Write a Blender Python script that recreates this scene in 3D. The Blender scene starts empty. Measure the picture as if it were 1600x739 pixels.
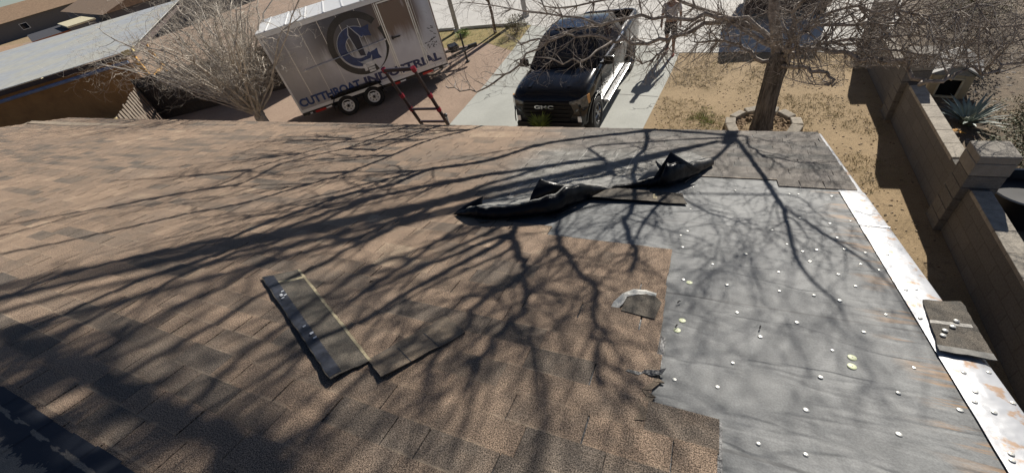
import bpy, bmesh, math, random
from mathutils import Vector, Matrix, noise as mnoise
random.seed(7)
rad = math.radians
S = bpy.context.scene
COL = S.collection
# ------------------------------------------------------------------ camera
HC = 5.3
cam = bpy.data.objects.new('camera', bpy.data.cameras.new('camera'))
COL.objects.link(cam)
FW = Vector((0.0, 0.74787269, -0.66384218))
RT = Vector((0.96235614, -0.18042672, -0.20326551)); DN = Vector((-0.27179159, -0.63885259, -0.71971987))
UP = -DN; BK = -FW
m = Matrix(((RT.x, UP.x, BK.x, 0), (RT.y, UP.y, BK.y, 0), (RT.z, UP.z, BK.z, HC), (0, 0, 0, 1)))
cam.matrix_world = m
cam.data.sensor_width = 36; cam.data.sensor_fit = 'HORIZONTAL'
cam.data.lens = 631.26 / 1600 * 36
cam.data.clip_start = 0.02; cam.data.clip_end = 2000
S.camera = cam
# ------------------------------------------------------------------ light
SUN_AZ = Vector((0.69, 0.725, 0)).normalized(); SUN_EL = rad(29)
W = bpy.data.worlds.new('World'); S.world = W; W.use_nodes = True
nt = W.node_tree
sky = nt.nodes.new('ShaderNodeTexSky'); sky.sky_type = 'NISHITA'; sky.sun_disc = False
sky.sun_elevation = SUN_EL; sky.sun_rotation = math.atan2(SUN_AZ.x, SUN_AZ.y); sky.altitude = 600; sky.air_density = 0.6; sky.dust_density = 0.3
bg = nt.nodes['Background']; bg.inputs['Strength'].default_value = 0.05
nt.links.new(sky.outputs[0], bg.inputs['Color'])
sl = bpy.data.lights.new('sun', 'SUN'); sl.energy = 5.0; sl.angle = rad(0.55); sl.color = (1.0, 0.94, 0.85)
so = bpy.data.objects.new('sun', sl); COL.objects.link(so)
sdir = Vector((SUN_AZ.x * math.cos(SUN_EL), SUN_AZ.y * math.cos(SUN_EL), math.sin(SUN_EL)))
so.rotation_euler = (-sdir).to_track_quat('-Z', 'Y').to_euler(); so.location = (30, 30, 30)
S.view_settings.view_transform = 'Standard'; S.view_settings.look = 'None'
S.view_settings.exposure = 0.4; S.view_settings.gamma = 1.0; S.view_settings.use_curve_mapping = False
S.cycles.max_bounces = 6

# ------------------------------------------------------------------ helpers
WM = {}
def thing(name, label, cat, loc, rotz=0, group=None):
    o = bpy.data.objects.new(name, None); COL.objects.link(o)
    o.empty_display_size = 0.2
    o.location = loc; o.rotation_euler = (0, 0, rotz)
    WM[o.name] = Matrix.Translation(loc) @ Matrix.Rotation(rotz, 4, 'Z')
    tag(o, label, cat, group)
    return o
def tag(o, label=None, cat=None, group=None, kind=None):
    if label: o['label'] = label
    if cat: o['category'] = cat
    if group: o['group'] = group
    if kind: o['kind'] = kind
    return o
class MB:
    def __init__(s, world=False):
        s.v = []; s.f = []; s.m = []; s.uv = []; s.col = []; s.world = world
    def add(s, vs, fs, mi=0):
        b = len(s.v); s.v += [Vector(q) for q in vs]
        for f in fs: s.f.append([b + i for i in f]); s.m.append(mi)
        return b
    def box(s, c, sz, rot=None, mi=0, taper=1.0):
        x, y, z = sz[0] / 2, sz[1] / 2, sz[2] / 2; t = taper
        P = [Vector(p) for p in ((-x, -y, -z), (x, -y, -z), (x, y, -z), (-x, y, -z), (-x * t, -y * t, z), (x * t, -y * t, z), (x * t, y * t, z), (-x * t, y * t, z))]
        if rot is not None: P = [rot @ p for p in P]
        c = Vector(c)
        s.add([c + p for p in P], [(0, 3, 2, 1), (4, 5, 6, 7), (0, 1, 5, 4), (1, 2, 6, 5), (2, 3, 7, 6), (3, 0, 4, 7)], mi)
    def bbox(s, c, sz, bev=0.02, rot=None, mi=0):
        bm = bmesh.new(); bmesh.ops.create_cube(bm, size=1)
        for v in bm.verts: v.co = Vector((v.co.x * sz[0], v.co.y * sz[1], v.co.z * sz[2]))
        bmesh.ops.bevel(bm, geom=bm.edges[:], offset=bev, segments=2, affect='EDGES', profile=0.5)
        s.bm(bm, c, rot, mi)
    def bm(s, bm, c=(0, 0, 0), rot=None, mi=0):
        bm.verts.index_update(); c = Vector(c)
        s.add([c + ((rot @ v.co) if rot is not None else v.co) for v in bm.verts], [[v.index for v in f.verts] for f in bm.faces], mi); bm.free()
    def prism(s, poly, off, mi=0):
        n = len(poly); off = Vector(off); P = [Vector(p) for p in poly]
        s.add(P + [p + off for p in P], [list(range(n))[::-1], list(range(n, 2 * n))] + [(i, (i + 1) % n, n + (i + 1) % n, n + i) for i in range(n)], mi)
    def tube(s, pts, rs, n=6, cap=True, mi=0, wob=0.0):
        pts = [Vector(p) for p in pts]; k = len(pts)
        if not hasattr(rs, '__len__'): rs = [rs] * k
        t0 = (pts[1] - pts[0]).normalized()
        a = t0.orthogonal().normalized(); base = len(s.v)
        for i, p in enumerate(pts):
            if i == 0: t = t0
            elif i == k - 1: t = (pts[i] - pts[i - 1])
            else: t = (pts[i + 1] - pts[i - 1])
            if t.length < 1e-9: t = t0
            t = t.normalized()
            a = (a - t * a.dot(t))
            a = a.normalized() if a.length > 1e-6 else t.orthogonal().normalized()
            b = t.cross(a)
            for j in range(n):
                an = 2 * math.pi * j / n; r = rs[i] * (1 + wob * (mnoise.noise(p * 7 + a * math.cos(an) + b * math.sin(an))) if wob else 1)
                s.v.append(p + (a * math.cos(an) + b * math.sin(an)) * r)
        for i in range(k - 1):
            for j in range(n):
                s.f.append([base + i * n + j, base + i * n + (j + 1) % n, base + (i + 1) * n + (j + 1) % n, base + (i + 1) * n + j]); s.m.append(mi)
        if cap:
            s.f.append([base + j for j in range(n)][::-1]); s.m.append(mi)
            s.f.append([base + (k - 1) * n + j for j in range(n)]); s.m.append(mi)
    def lathe(s, prof, c, axis=(0, 0, 1), n=24, mi=0, cap=True):
        ax = Vector(axis).normalized(); a = ax.orthogonal().normalized(); b = ax.cross(a); c = Vector(c); base = len(s.v); k = len(prof)
        for r, h in prof:
            for j in range(n):
                an = 2 * math.pi * j / n; s.v.append(c + ax * h + (a * math.cos(an) + b * math.sin(an)) * r)
        for i in range(k - 1):
            for j in range(n):
                s.f.append([base + i * n + j, base + i * n + (j + 1) % n, base + (i + 1) * n + (j + 1) % n, base + (i + 1) * n + j]); s.m.append(mi)
        if cap:
            s.f.append([base + j for j in range(n)][::-1]); s.m.append(mi)
            s.f.append([base + (k - 1) * n + j for j in range(n)]); s.m.append(mi)
    def grid(s, P, mi=0, uvf=None):
        nu = len(P); nv = len(P[0]); b = len(s.v)
        for row in P: s.v += [Vector(q) for q in row]
        for i in range(nu - 1):
            for j in range(nv - 1):
                s.f.append([b + i * nv + j, b + i * nv + j + 1, b + (i + 1) * nv + j + 1, b + (i + 1) * nv + j]); s.m.append(mi)
    def build(s, name, mats, parent=None, smooth=False, world=None, uv=None, cols=None, bevel=0, fixn=True):
        world = s.world if world is None else world
        me = bpy.data.meshes.new(name); vs = s.v
        if parent is not None:
            Wm = WM[parent.name]
            if world: inv = Wm.inverted(); vs = [inv @ v for v in vs]
        me.from_pydata([tuple(v) for v in vs], [], s.f)
        if not isinstance(mats, (list, tuple)): mats = [mats]
        for q in mats: me.materials.append(q)
        for p, mi in zip(me.polygons, s.m): p.material_index = mi
        if uv is not None:
            L = me.uv_layers.new(name='UVMap')
            for p in me.polygons:
                for li, vi in zip(p.loop_indices, p.vertices): L.data[li].uv = uv[vi]
        if cols is not None:
            ca = me.color_attributes.new('tab', 'FLOAT_COLOR', 'POINT')
            for i, c in enumerate(cols): ca.data[i].color = c
        if fixn:
            bm = bmesh.new(); bm.from_mesh(me); bmesh.ops.recalc_face_normals(bm, faces=bm.faces[:]); bm.to_mesh(me); bm.free()
        if smooth:
            for p in me.polygons: p.use_smooth = True
            if smooth != 'full':
                me.set_sharp_from_angle(angle=rad(40))
        o = bpy.data.objects.new(name, me); COL.objects.link(o)
        if parent is not None:
            o.parent = parent; WM[o.name] = WM[parent.name]
        else: WM[o.name] = Matrix.Identity(4)
        if bevel:
            b = o.modifiers.new('bevel', 'BEVEL'); b.width = bevel; b.segments = 2; b.limit_method = 'ANGLE'; b.angle_limit = rad(40)
        return o

def mat(name, col, rough=0.7, metal=0.0, var=0.25, scale=6.0, col2=None, bump=0.0, bscale=None, stretch=None, detail=5, spec=None, coat=0, fine=0.0, fscale=120):
    M = bpy.data.materials.new(name); M.use_nodes = True; t = M.node_tree; N = t.nodes; L = t.links; B = N['Principled BSDF']
    B.inputs['Roughness'].default_value = rough; B.inputs['Metallic'].default_value = metal
    if spec is not None: B.inputs['Specular IOR Level'].default_value = spec
    if coat: B.inputs['Coat Weight'].default_value = coat; B.inputs['Coat Roughness'].default_value = 0.05
    c1 = [max(0, c * (1 - var)) for c in col]; c2 = [min(1, c * (1 + var)) for c in col] if col2 is None else col2
    tc = N.new('ShaderNodeTexCoord'); mp = N.new('ShaderNodeMapping'); L.new(tc.outputs['Object'], mp.inputs[0])
    if stretch: mp.inputs['Scale'].default_value = stretch
    n = N.new('ShaderNodeTexNoise'); n.inputs['Scale'].default_value = scale; n.inputs['Detail'].default_value = detail; n.inputs['Roughness'].default_value = 0.65
    L.new(mp.outputs[0], n.inputs['Vector'])
    r = N.new('ShaderNodeValToRGB'); r.color_ramp.elements[0].position = 0.3; r.color_ramp.elements[1].position = 0.7
    r.color_ramp.elements[0].color = (*c1, 1); r.color_ramp.elements[1].color = (*c2, 1)
    L.new(n.outputs['Fac'], r.inputs[0]); out = r.outputs[0]
    if fine:
        n2 = N.new('ShaderNodeTexNoise'); n2.inputs['Scale'].default_value = fscale; n2.inputs['Detail'].default_value = 2; L.new(mp.outputs[0], n2.inputs['Vector'])
        mr = N.new('ShaderNodeMapRange'); mr.inputs[1].default_value = 0.3; mr.inputs[2].default_value = 0.7; mr.inputs[3].default_value = 1 - fine; mr.inputs[4].default_value = 1 + fine
        L.new(n2.outputs['Fac'], mr.inputs[0])
        mx = N.new('ShaderNodeVectorMath'); mx.operation = 'SCALE'; L.new(out, mx.inputs[0]); L.new(mr.outputs[0], mx.inputs['Scale']); out = mx.outputs[0]
    L.new(out, B.inputs['Base Color'])
    if bump:
        nb = N.new('ShaderNodeTexNoise'); nb.inputs['Scale'].default_value = bscale or scale * 4; nb.inputs['Detail'].default_value = 4; L.new(mp.outputs[0], nb.inputs['Vector'])
        b = N.new('ShaderNodeBump'); b.inputs['Strength'].default_value = bump; b.inputs['Distance'].default_value = 0.02
        L.new(nb.outputs['Fac'], b.inputs['Height']); L.new(b.outputs[0], B.inputs['Normal'])
    return M
class NG:  # tiny node-graph sugar
    def __init__(s, M): s.M = M; s.t = M.node_tree; s.N = s.t.nodes; s.L = s.t.links; s.B = s.N['Principled BSDF']
    def n(s, typ, **k):
        x = s.N.new(typ)
        for a, b in k.items(): setattr(x, a, b)
        return x
    def put(s, sock, v):
        if hasattr(v, 'is_output'): s.L.new(v, sock)
        else: sock.default_value = v
    def math(s, op, a, b=0.0, c=None, clamp=False):
        x = s.n('ShaderNodeMath', operation=op, use_clamp=clamp); s.put(x.inputs[0], a); s.put(x.inputs[1], b)
        if c is not None: s.put(x.inputs[2], c)
        return x.outputs[0]
    def noise(s, vec, scale, detail=4, rough=0.6, dim='3D'):
        x = s.n('ShaderNodeTexNoise', noise_dimensions=dim); s.L.new(vec, x.inputs['Vector']); x.inputs['Scale'].default_value = scale; x.inputs['Detail'].default_value = detail; x.inputs['Roughness'].default_value = rough
        return x.outputs['Fac']
    def ss(s, v, a, b, lo=0.0, hi=1.0):
        x = s.n('ShaderNodeMapRange', interpolation_type='SMOOTHSTEP'); s.put(x.inputs[0], v); x.inputs[1].default_value = a; x.inputs[2].default_value = b; x.inputs[3].default_value = lo; x.inputs[4].default_value = hi
        return x.outputs[0]
    def mix(s, f, a, b, mode='MIX'):
        x = s.n('ShaderNodeMix', data_type='RGBA', blend_type=mode); s.put(x.inputs[0], f)
        for i, v in ((6, a), (7, b)):
            if hasattr(v, 'is_output'): s.L.new(v, x.inputs[i])
            else: x.inputs[i].default_value = (*v, 1)
        return x.outputs[2]
    def scale(s, vec, sc):
        x = s.n('ShaderNodeVectorMath', operation='MULTIPLY'); s.L.new(vec, x.inputs[0]); x.inputs[1].default_value = sc; return x.outputs[0]
    def mulc(s, col, f):
        x = s.n('ShaderNodeVectorMath', operation='SCALE'); s.L.new(col, x.inputs[0]); s.put(x.inputs['Scale'], f); return x.outputs[0]
    def bump(s, h, st, dist=0.01):
        b = s.n('ShaderNodeBump'); b.inputs['Strength'].default_value = st; b.inputs['Distance'].default_value = dist; s.L.new(h, b.inputs['Height']); s.L.new(b.outputs[0], s.B.inputs['Normal'])
def newmat(name, rough=0.8):
    M = bpy.data.materials.new(name); M.use_nodes = True; g = NG(M); g.B.inputs['Roughness'].default_value = rough; return M, g

# roof frame: a = along the ridge, d = down the slope, n = above the roof plane (metres)
TH = 0.26540259
AX = Vector((-0.84513872, 0.53454705, 0)); HX = Vector((0.53454705, 0.84513872, 0))
DX = Vector((0.51583094, 0.81554786, -0.26229778)); NX = Vector((0.14021051, 0.22167801, 0.96498698))
C0 = Vector((0, 0, HC))
def R(a, d, n=0.0): return C0 + AX * a + DX * d + NX * (n - 1.5)
RZ = math.atan2(-0.53454705, 0.84513872)
HROT = Matrix.Rotation(RZ, 3, 'Z')
def on_ground(a, b): return Vector((a, b, 0))
TAN = math.tan(SUN_EL); T0 = Vector((5.93, 7.18, 0)); WAX = Vector((-SUN_AZ.y, SUN_AZ.x, 0))
def sheet(w, z, dep=0.0): return T0 + WAX * w + SUN_AZ * dep + Vector((0, 0, z + dep * TAN))
def cproj(p):
    q = p - C0; z = q.dot(FW)
    if z < 0.05: return None
    return 800 + 631.26 * q.dot(RT) / z, 369.5 + 631.26 * q.dot(DN) / z
# ------------------------------------------------------------------ ground
def dirt_mat(name, c1, c2, c3, scale=1.2, leaf=0.0):
    M, g = newmat(name, 0.95); tc = g.n('ShaderNodeTexCoord').outputs['Object']
    big = g.noise(tc, scale, 5); mid = g.noise(tc, 9, 6, 0.7); fin = g.noise(tc, 60, 3, 0.7)
    col = g.mix(g.ss(big, .35, .65), c1, c2)
    col = g.mix(g.math('MULTIPLY', g.ss(mid, .52, .68), .7), col, c3)
    col = g.mulc(col, g.ss(fin, .3, .7, .72, 1.22))
    g.L.new(col, g.B.inputs['Base Color']); g.bump(g.math('ADD', g.math('MULTIPLY', mid, .6), g.math('MULTIPLY', fin, .5)), .6, .03)
    return M
M_dirt = dirt_mat('dirt', (.40, .29, .165), (.32, .23, .125), (.22, .16, .09))
M_yard = dirt_mat('brown_yard', (.40, .29, .215), (.34, .245, .18), (.25, .175, .13), .6)
M_gravel = dirt_mat('gravel_bed', (.20, .15, .10), (.13, .10, .068), (.07, .06, .045), 1.5)
M_verge = dirt_mat('dry_verge', (.34, .25, .10), (.26, .22, .08), (.14, .13, .05), 2)
def concrete(name, c, crack=True):
    M, g = newmat(name, .85); tc = g.n('ShaderNodeTexCoord').outputs['Object']
    big = g.noise(tc, .7, 5); fin = g.noise(tc, 45, 4, .7); st = g.noise(tc, 3.2, 6, .7)
    col = g.mix(g.ss(big, .35, .7), c, tuple(x * .86 for x in c))
    col = g.mix(g.math('MULTIPLY', g.ss(st, .58, .75), .45), col, tuple(x * .55 for x in c))
    vo = g.n('ShaderNodeTexVoronoi', feature='DISTANCE_TO_EDGE'); wv = g.n('ShaderNodeVectorMath', operation='ADD'); g.L.new(tc, wv.inputs[0])
    nv = g.n('ShaderNodeTexNoise'); nv.inputs['Scale'].default_value = 2.5; nv.inputs['Detail'].default_value = 5; g.L.new(tc, nv.inputs['Vector']); g.L.new(g.mulc(nv.outputs['Color'], .5), wv.inputs[1])
    g.L.new(wv.outputs[0], vo.inputs['Vector']); vo.inputs['Scale'].default_value = .38
    crk = g.math('MULTIPLY', g.ss(vo.outputs['Distance'], .006, .002), g.ss(g.noise(tc, .5, 2), .48, .56)); col = g.mix(g.math('MULTIPLY', crk, .75), col, tuple(x * .25 for x in c))
    col = g.mulc(col, g.ss(fin, .3, .7, .88, 1.1)); g.L.new(col, g.B.inputs['Base Color']); g.bump(fin, .25, .01); return M
M_conc = concrete('driveway_concrete', (.46, .47, .43)); M_walk = concrete('sidewalk_concrete', (.62, .61, .57)); M_street = concrete('street_surface', (.60, .58, .54))
def flat(name, poly, z, M, kind='structure'):
    b = MB(); b.add([(x, y, z) for x, y in poly], [list(range(len(poly)))]); o = b.build(name, M); tag(o, kind=kind); return o
flat('ground', [(-300, -300), (300, -300), (300, 300), (-300, 300)], 0, M_dirt)
flat('yard', [(-90, 8), (-.84, 11.74), (.59, 14.05), (1.98, 16.53), (1.2, 18.4), (-.6, 19.3), (-3, 20.5), (-5.2, 21.3), (-5.2, 90), (-90, 90)], .004, M_yard)
def drive_poly():
    return [(-2.6, 9.0), (-.84, 11.74), (.59, 14.05), (1.98, 16.53), (3.34, 19.09), (6.57, 12.11), (5.78, 11.02), (3.72, 8.38), (1.9, 6.0)]
flat('driveway', drive_poly(), .008, M_conc)
b = MB()
for t in (.30, .66):   # control joints of the slab
    p = Vector((-.84, 11.74, 0)).lerp(Vector((3.34, 19.09, 0)), t); q = Vector((3.72, 8.38, 0)).lerp(Vector((6.57, 12.11, 0)), min(1, t * 1.25))
    u = (q - p).normalized(); w = Vector((-u.y, u.x, 0)) * .008
    b.add([p - w + Vector((0, 0, .0125)), q - w + Vector((0, 0, .0125)), q + w + Vector((0, 0, .0125)), p + w + Vector((0, 0, .0125))], [(0, 1, 2, 3)])
tag(b.build('driveway_joint', mat('joint', (.12, .11, .10))), kind='structure')
# sidewalk (near edge follows the dirt line), verge at the left and the street beyond
flat('sidewalk', [(6.57, 12.11), (7.23, 11.51), (9.75, 9.28), (14, 5.9), (24, -1), (25.2, .6), (15, 7.3), (11.0, 10.4), (8.4, 13.0), (6.2, 16.4), (3.34, 19.09)], .012, M_walk)
flat('street', [(8.4, 13.0), (11.0, 10.4), (15, 7.3), (25.2, .6), (120, -60), (120, 120), (-5.2, 120), (-5.2, 24.1), (-.57, 22.3), (2.0, 20.4), (3.34, 19.09), (6.2, 16.4)], .004, M_street)
flat('verge', [(-5.2, 21.3), (-3, 20.5), (-.6, 19.3), (1.2, 18.4), (1.98, 16.53), (3.34, 19.09), (2.0, 20.4), (-.57, 22.3), (-5.2, 24.1)], .008, M_verge)
b = MB()
K = [(-5.2, 24.1), (-.57, 22.3), (2.0, 20.4), (3.2, 19.3)]
for i in range(len(K) - 1):
    p, q = Vector((*K[i], .06)), Vector((*K[i + 1], .06)); u = (q - p); L_ = u.length; an = math.atan2(u.y, u.x)
    b.box((p + q) / 2, (L_ + .02, .16, .12), Matrix.Rotation(an, 3, 'Z'))
tag(b.build('kerb', M_walk), kind='structure')
WD = Vector((.534, .845, 0)); WN = Vector((-.845, .534, 0))
def wl(al, off, z=0): return WD * al + WN * off + Vector((0, 0, z))
flat('gravel_yard', [tuple(wl(-6, -3.52)[:2]), tuple(wl(12.6, -3.52)[:2]), (11.7, 10.0), (13.6, 11.9), (34, 14), (40, -10), (20, -14)], .018, M_gravel)

# ------------------------------------------------------------------ house with the worn roof
house = thing('house', 'low house whose brown shingle roof is half stripped to grey underlayment', 'house', (R(8, 1.5).x, R(8, 1.5).y, 0), RZ)
AL, AR = 21.2, -1.19
def d_eave(a): return 5.50 + 0.055 * (a + 1.17)
def a_left(d): return 21.2 if d < 5.38 else 21.2 - (d - 5.38) * 1.1
M_stucco = mat('stucco', (.42, .34, .25), .9, bump=.4, bscale=80)
M_wood = mat('fascia_wood', (.17, .12, .085), .8)
b = MB(True)   # deck: a thin slab under both slopes
th = .10
top = [R(AR, 0), R(AR, d_eave(AR)), R(19.9, d_eave(19.9)), R(AL, 5.38), R(AL, 0)]
b.prism(top, -NX * th)
D2 = Vector((-DX.x, -DX.y, DX.z)); R0 = R(0, 0)
b.prism([R(AR, 0), R(AL, 0), R(AL, 0) + D2 * 5.5, R(AR, 0) + D2 * 5.5], -NX * th)
b.build('roof_deck', M_wood, house)
b = MB(True)
zi = R(0, 5.2).z - .12
def hp(a, hd, z): p = C0 + AX * a + HX * hd; return Vector((p.x, p.y, z))
hr = R(0, 0); h0 = (hr - C0).dot(HX)
for (p, q) in (((-.8, h0 + 5.0), (20.5, h0 + 5.7)), ((-.8, h0 - 4.6), (20.5, h0 - 4.6)), ((-.8, h0 - 4.6), (-.8, h0 + 5.0)), ((20.5, h0 - 4.6), (20.5, h0 + 5.7))):
    P, Q = hp(*p, 0), hp(*q, 0); u = (Q - P).normalized(); w = Vector((-u.y, u.x, 0)) * .08
    b.prism([P - w, Q - w, Q + w, P + w], (0, 0, zi))
b.build('wall', M_stucco, house)
b = MB(True)   # boards along the eave and the right rake
P, Q = R(AR, d_eave(AR), -.012), R(19.9, d_eave(19.9), -.012)
b.prism([P, Q, Q - Vector((0, 0, .16)), P - Vector((0, 0, .16))], HX * .02)
P, Q = R(AR, -.02, -.02), R(AR, d_eave(AR), -.02)
b.prism([P, Q, Q - Vector((0, 0, .15)), P - Vector((0, 0, .15))], -AX * .02)
b.build('fascia', M_wood, house)

def in_bare(a, d):
    if a < -1.04 and d > 3.80: return False
    poly = BARE; c = False; j = len(poly) - 1
    for i in range(len(poly)):
        xi, yi = poly[i]; xj, yj = poly[j]
        if (yi > d) != (yj > d) and a < (xj - xi) * (d - yi) / (yj - yi) + xi: c = not c
        j = i
    return c
BARE = [(-1.4, .3), (-.19, .3), (-.19, 1.25), (.09, 1.25), (.06, 1.40), (.07, 1.66), (.09, 1.98), (.10, 2.54), (1.0, 2.54), (1.0, 2.68), (1.45, 2.68), (1.2, 3.1), (.75, 3.4), (.2, 3.95), (-.22, 3.95), (-.64, 3.95), (-.64, 3.80), (-1.4, 3.80)]
# --- underlayment
M_und, g = newmat('underlayment', .66)
uv = g.n('ShaderNodeUVMap').outputs[0]
st = g.scale(uv, (1.4, 9.0, 1)); st2 = g.scale(uv, (3, 60, 1))
n1 = g.noise(uv, 2.2, 5); n2 = g.noise(st, 1.0, 5, .6); n3 = g.noise(st2, 1.5, 4, .7); n4 = g.noise(uv, 120, 2, .7)
col = g.mix(g.ss(n1, .3, .7), (.146, .152, .153), (.196, .202, .202))
n5 = g.noise(uv, .9, 3, .5); n6 = g.noise(uv, 14, 5, .75)
col = g.mix(g.math('MULTIPLY', g.ss(n5, .42, .68), .45), col, (.085, .088, .090))
col = g.mulc(col, g.ss(n6, .3, .7, .88, 1.10))
col = g.mix(g.math('MULTIPLY', g.ss(n6, .66, .74), .25), col, (.30, .29, .27)); col = g.mulc(col, g.ss(n4, .3, .7, .84, 1.14))
sep = g.n('ShaderNodeSeparateXYZ'); g.L.new(uv, sep.inputs[0]); ua, ud = sep.outputs[0], sep.outputs[1]
rv = g.noise(g.scale(uv, (1.5, 15.0, 1)), 1.0, 4, .7)
edge = g.ss(g.math('MULTIPLY_ADD', g.noise(uv, 5, 3), .35, ua), -.66, -.96)
rust = g.math('MULTIPLY', edge, g.ss(rv, .50, .60)); col = g.mix(g.math('MULTIPLY', rust, .9), col, (.33, .185, .075))
seam = g.ss(g.math('ABSOLUTE', g.math('SUBTRACT', g.math('FRACT', g.math('MULTIPLY_ADD', ud, 1 / .93, .285)), .5)), .012, .004)
col = g.mix(g.math('MULTIPLY', seam, .55), col, (.07, .07, .07))
g.L.new(col, g.B.inputs['Base Color'])
rn = g.math('ABSOLUTE', g.math('SUBTRACT', g.noise(g.scale(uv, (.8, 3.0, 1)), 1.3, 3, .55), .5))
g.bump(g.math('ADD', g.math('MULTIPLY', g.ss(rn, 0, .05), .35), g.math('ADD', g.math('MULTIPLY', n1, .9), g.math('MULTIPLY', n4, .10))), .4, .02); g.B.inputs['Specular IOR Level'].default_value = .4
b = MB(True); nu, nv = 90, 120; P = []; uvs = []
for i in range(nu):
    row = []
    for j in range(nv):
        a = -1.175 + i / (nu - 1) * 3.6; d = .3 + j / (nv - 1) * 4.0
        w = .0030 * mnoise.noise(Vector((a * .9, d * 5.5, 0))) + .0035 * mnoise.noise(Vector((a * .8 + 5, d * 1.2, 3)))
        row.append(R(a, d, .0045 + max(-.0025, w) if in_bare(a - .03, d) and in_bare(a + .03, d) and in_bare(a, d + .05) else .003)); uvs.append((a, d))
    P.append(row)
b.grid(P); und = b.build('underlayment', M_und, house, smooth=True, uv=uvs)
# --- shingles
M_sh, g = newmat('asphalt_shingles', .93)
uv = g.n('ShaderNodeUVMap').outputs[0]; at = g.n('ShaderNodeAttribute', attribute_name='tab')
sep = g.n('ShaderNodeSeparateColor'); g.L.new(at.outputs['Color'], sep.inputs[0]); tint, rnd, vv = sep.outputs[0], sep.outputs[1], sep.outputs[2]
sx = g.n('ShaderNodeSeparateXYZ'); g.L.new(uv, sx.inputs[0]); ua, ud = sx.outputs[0], sx.outputs[1]
gr = g.noise(uv, 185, 2, .85); gr2 = g.noise(uv, 80, 3, .8); patch = g.noise(uv, 5.5, 4, .65); big = g.noise(uv, 1.1, 4)
tt = g.math('ADD', tint, g.math('MULTIPLY', g.math('SUBTRACT', patch, .5), .75))
ramp = g.n('ShaderNodeValToRGB'); cr = ramp.color_ramp
for p, c in ((0.0, (.085, .075, .066)), (.28, (.145, .118, .094)), (.55, (.205, .152, .111)), (.80, (.272, .197, .140)), (1.0, (.36, .28, .20))):
    e = cr.elements[0] if p == 0 else (cr.elements[-1] if p == 1.0 else cr.elements.new(p)); e.position = p; e.color = (*c, 1)
g.L.new(tt, ramp.inputs[0]); col = ramp.outputs[0]
col = g.mix(g.ss(big, .45, .7, 0, .35), col, (.17, .14, .115))
gm = g.math('MULTIPLY', g.math('MULTIPLY', g.ss(ua, -.15, .1), g.ss(ua, 2.1, 1.5)), g.math('MULTIPLY', g.ss(ud, 3.0, 3.3), g.ss(ud, 4.85, 4.5)))
# greyer, weathered field towards the stripped corner
gz = g.math('MULTIPLY', g.ss(ud, 3.1, 3.9), g.ss(ua, 2.6, .9)); col = g.mix(g.math('MULTIPLY', gz, .8), col, g.mix(g.ss(patch, .35, .65), (.10, .10, .095), (.19, .185, .175)))
col = g.mix(g.math('MULTIPLY', gm, .8), col, g.mix(g.ss(patch, .35, .65), (.15, .148, .138), (.27, .265, .245)))
lnm = g.math('MULTIPLY', g.ss(g.math('ABSOLUTE', g.math('SUBTRACT', g.math('FRACT', g.math('MULTIPLY', ua, 5.3)), .5)), .035, .015), g.ss(g.noise(uv, 3.5, 3), .47, .54))
col = g.mix(g.math('MULTIPLY', g.math('MULTIPLY', lnm, gm), .7), col, (.48, .47, .43))
col = g.mulc(col, g.ss(gr, .37, .63, .24, 1.95)); col = g.mulc(col, g.ss(gr2, .3, .7, .78, 1.22))
worn = g.math('MULTIPLY', g.ss(vv, .17, .02), g.ss(g.noise(uv, 2.4, 4, .7), .44, .62)); col = g.mix(g.math('MULTIPLY', worn, .7), col, (.44, .36, .27))
g.L.new(col, g.B.inputs['Base Color']); g.B.inputs['Specular IOR Level'].default_value = .3
g.bump(g.math('ADD', gr, g.math('MULTIPLY', gr2, .8)), .55, .006)
M_bit = mat('bitumen', (.016, .018, .024), .45, var=.35, scale=20, bump=.3, bscale=60)
EXPO = .143
b = MB(True); uvs = []; cols = []
def quad(a0, a1, d0, d1, n00, n01, tint, mi=0, vv=(0, 1), jit=0, curl=0):
    """slab between a0<a1, d0<d1; n at d0 and d1"""
    tb = .004; base = len(b.v)
    ad = [(a0, d0, n00), (a1, d0, n00), (a1, d1, n01 + curl), (a0, d1, n01), (a0, d0, tb), (a1, d0, tb), (a1, d1, tb), (a0, d1, tb)]
    b.add([R(*q) for q in ad], [(0, 1, 2, 3), (0, 4, 5, 1), (1, 5, 6, 2), (2, 6, 7, 3), (3, 7, 4, 0)], mi)
    r2 = random.random()
    for k, q in enumerate(ad):
        uvs.append((q[0], q[1])); cols.append((tint, r2, vv[0] if k in (0, 1, 4, 5) else vv[1], 1))
row = 0; d = .10
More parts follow.
